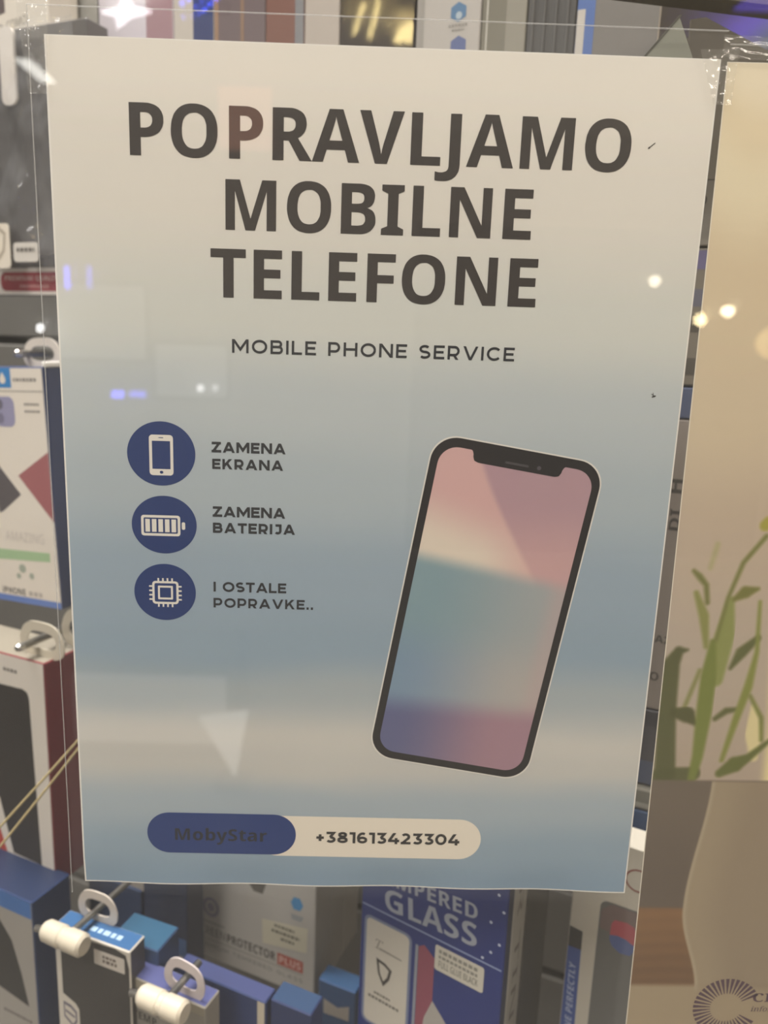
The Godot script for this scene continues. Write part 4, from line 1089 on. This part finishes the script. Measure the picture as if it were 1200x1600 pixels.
# ---------------------------------------------------------------- hanging boxes, above the poster
func top_row() -> void:
	var at := Vector3(-112.7, 242.8, -282.5)
	var g := "row of boxes above the poster"
	var rows := [
		["narrow blue-and-cream box edge at the left above the poster", -118.4, -106.9, "c9c0b4", 40.0],
		["dark box with speckled clear film at the left above the poster", -106.6, -76.0, "6c6a66", 40.0],
		["glossy pale lilac and pink box above the poster", -75.6, -14.4, "d6cfd6", 40.0],
		["cream and navy box above the poster", -14.0, 16.6, "c3bbb0", 40.0],
		["mauve-brown box with tan stripes above the poster", 17.0, 53.8, "6d5f60", 40.0],
		["reddish brown box with silver edge above the poster", 54.2, 80.6, "7a5448", 40.0],
		["plain cream box above the middle of the poster", 81.0, 104.0, "b5aba0", 40.0],
		["glossy black box above the middle of the poster", 104.6, 150.8, "4a4541", 40.0],
		["pale grey box with blue hexagon emblem above the poster", 152.0, 189.0, "b4aea6", 40.0],
		["olive grey clear box right of the hexagon box", 189.6, 214.0, "7d796c", 40.0],
		["charcoal ribbed box above the right half of the poster", 214.4, 239.6, "4f4d49", 40.0],
		["grey box with a blue edge strip above the poster's right half", 240.0, 312.0, "746f68", 30.0],
	]
	for i in rows.size():
		var r: Array = rows[i]
		var c := carton("accessory_box", r[0], "box", g, at, 26, [r[1], r[2], -75.0, 110.0], r[4], paint(r[3], 0.03 if i == 7 else 0.25 if i in [1, 2, 9] else 0.45))
		var f: Transform3D = c.front
		match i:
			0: sheet(c.n, "blue_edge", [rr(-118.2, -74, -112.6, 109)], paint("7f97c4", 0.45), f, 1.5)
			1:
				sheet(c.n, "clear_film", [poly([-96, -74, -96, 2, -94.4, 12, -96.5, 109, -76.3, 109, -76.3, -74])], paint("a09e96", 0.15), f, 1.5)
			2:
				sheet(c.n, "pink_panel", [rr(-36, -74, -14.8, 109)], paint("a5868c", 0.3), f, 1.5)
			3: sheet(c.n, "navy_panel", [rr(1, -74, 16.3, 109)], paint("37426e", 0.4), f, 1.5)
			4:
				sheet(c.n, "tan_stripe", [rr(17.3, -74, 20.2, 109)], paint("9a7c66", 0.4), f, 1.5)
				sheet(c.n, "tan_stripe", [rr(36.4, -74, 38.8, 109)], paint("8f745f", 0.4), f, 1.5)
			5: sheet(c.n, "silver_edge", [rr(74.6, -74, 80.4, 109)], paint("9fa3ae", 0.2, {"metallic": 0.5}), f, 1.5)
			8:
				sheet(c.n, "emblem", [turned(oval(0, 0, 5.0, 5.0, 6), 30, Vector2(176.3, -8.6))], paint("56799a", 0.5), f, 1.5)
				sheet(c.n, "emblem", [turned(oval(0, 0, 5.0, 5.0, 6), 30, Vector2(177.0, -25.2))], paint("5a6690", 0.5), f, 1.5)
				sheet(c.n, "emblem_mark", [oval(176.6, -10.4, 1.8, 2.0, 12)], paint("a8b4bc", 0.5), f, 2.5)
				dashes(c.n, "small_print", f, [[171, 181.5, -15.8, 1.4], [173, 180, -18.0, 1.2]], paint("8d8880", 0.5), 1.5)
				sheet(c.n, "pale_edge", [rr(152.3, -74, 156.6, 109)], paint("98938b", 0.5), f, 1.5)
			9:
				sheet(c.n, "seam", [rr(192.2, -74, 193.0, 109)], paint("c8c4b8", 0.3), f, 1.5)
				sheet(c.n, "pale_edge", [rr(203, -74, 213.6, 109)], paint("8f8a7c", 0.4), f, 1.5)
			10:
				for k in 4:
					part(c.n, "rib", box(Vector3(0.0012, 0.18, 0.001), 0.0003, f * Vector3((217.5 + k * 6.0) * 0.001, 0.017, 0.0005)), paint("5b5955", 0.45))
			11:
				sheet(c.n, "blue_strip", [rr(240.2, -74, 249.0, 109)], paint("4c69a4", 0.45), f, 1.5)
				sheet(c.n, "white_label", [rr(240.3, -74, 244.3, -16)], paint("c0bab0", 0.45), f, 2.5)
				sheet(c.n, "white_label", [rr(245.0, -5.0, 248.8, -2.2)], paint("c0bab0", 0.45), f, 2.5)
	# dark rail, dark flap and shimmering card at the upper right
	var rail := part(self, "shelf_rail", box(Vector3(0.15, 0.0055, 0.012), 0.001), paint("5a523d", 0.5))
	rail.position = P(164, 204.6, -106)
	rail.rotation.z = -0.075
	tag(rail, "dark olive shelf rail at the top right above both posters", "rail")
	var card := thing("shimmering_card", "shiny silver foil card at the top right corner with violet shimmer", "card")
	card.position = P(176, 165, -134)
	part(card, "board", box(Vector3(0.09, 0.062, 0.002), 0.0004, Vector3(0, 0.031, -0.0015)), paint("8d8272", 0.4))
	part(card, "foil", grid(-45, 0, 45, 62, 12, 8, func(p: Vector2) -> float: return 0.3 + 0.06 * sin(p.x * 0.11) * sin(p.y * 0.13 + 0.6)), paint("b8b2a8", 0.12, {"metallic": 0.95}))
	var flap := part(self, "cardboard_flap", plate([poly([-18, 21.5, -12, 22.5, 60, -8, 60, -40, -16, -40])], [poly([-18, 21.5, -12, 22.5, 60, -8, 60, -40, -16, -40])], 1.5), paint("4f483c", 0.6))
	flap.position = P(147, 171.5, -92)
	tag(flap, "dark brown cardboard flap behind the top corners of both posters", "cardboard")

# ---------------------------------------------------------------- boxes seen through the gap between the posters
func gap_column() -> void:
	var at := Vector3(157.0, -36.3, -115.2)
	var g := "boxes seen through the gap between the posters"
	var plain := font("Droid Sans", 700)
	var turn := Transform3D(Basis(Vector3.BACK, PI / 2), Vector3.ZERO)
	for r in [
		["grey carton with small dark characters high in the gap between the posters", 143.5, 201.0, "8a8378"],
		["brown-grey carton below it in the gap between the posters", 79.0, 142.5, "6e675c"],
		["small navy box in the gap between the posters", 63.0, 78.0, "4e5670"],
		["tall mauve-grey carton with dark letters in the gap between the posters", -90.0, 62.4, "8e847c"],
		["charcoal box low in the gap between the posters", -134.0, -91.0, "45434a"],
		["clear tray at the lower end of the gap between the posters", -149.0, -135.0, "8c8a80"],
		["blue box lowest in the gap between the posters", -172.0, -150.0, "3f5f8c"],
	]:
		var c := carton("accessory_box", r[0], "box", g, at, 26, [-34.0, 34.0, r[1], r[2]], 24.0, paint(r[3], 0.45))
		var f: Transform3D = c.front
		var ink := paint("4a453f", 0.5)
		if r[1] == 143.5:
			text(c.n, "print_text", "07", plain, f, -7.5, -2.2, 172.5, 4.2, ink, 1.5)
			text(c.n, "print_text", "00", plain, f, -8.2, -2.4, 162.0, 3.6, ink, 1.5)
			text(c.n, "print_text", "00", plain, f, -8.4, -3.2, 157.5, 2.4, ink, 1.5)
		elif r[1] == 79.0:
			sheet(c.n, "violet_band", [rr(-33, 133, 33, 141.5)], paint("5f587a", 0.5), f, 1.5)
			sheet(c.n, "dark_band", [rr(-33, 104, 33, 112)], paint("454038", 0.5), f, 1.5)
			sheet(c.n, "dark_band", [rr(-33, 84, 33, 92)], paint("4a453d", 0.5), f, 1.5)
			sheet(c.n, "slate_band", [rr(-33, 116, 33, 124)], paint("5b5a66", 0.5), f, 1.5)
		elif r[1] == -90.0:
			text(c.n, "print_text", "H", plain, f * turn, 26, 33, -1.6, 6.0, ink, 1.5)
			text(c.n, "print_text", "DI", plain, f * turn, 7, 18, -2.4, 5.0, ink, 1.5)
			text(c.n, "print_text", "A2", plain, f, -3.0, 4.6, -53.0, 4.0, ink, 1.5)
			text(c.n, "print_text", "O", plain, f, -3.4, 1.0, -74.0, 4.6, ink, 1.5)
		elif r[1] == -134.0:
			sheet(c.n, "dark_band", [rr(-33, -100, 33, -91.5)], paint("34323a", 0.5), f, 1.5)
			sheet(c.n, "navy_band", [rr(-33, -133.4, 33, -120)], paint("46506a", 0.5), f, 1.5)
		elif r[1] == -149.0:
			sheet(c.n, "pale_line", [rr(-33, -138, 33, -136)], paint("c8c4ba", 0.3), f, 1.5)
			sheet(c.n, "pale_line", [rr(-33, -148, 33, -145)], paint("b8b4aa", 0.3), f, 1.5)
	hook("metal hook behind the posters over the grey carton in the gap", Vector3(150.0, 175.0, -100.0), 25, 0.0, false)
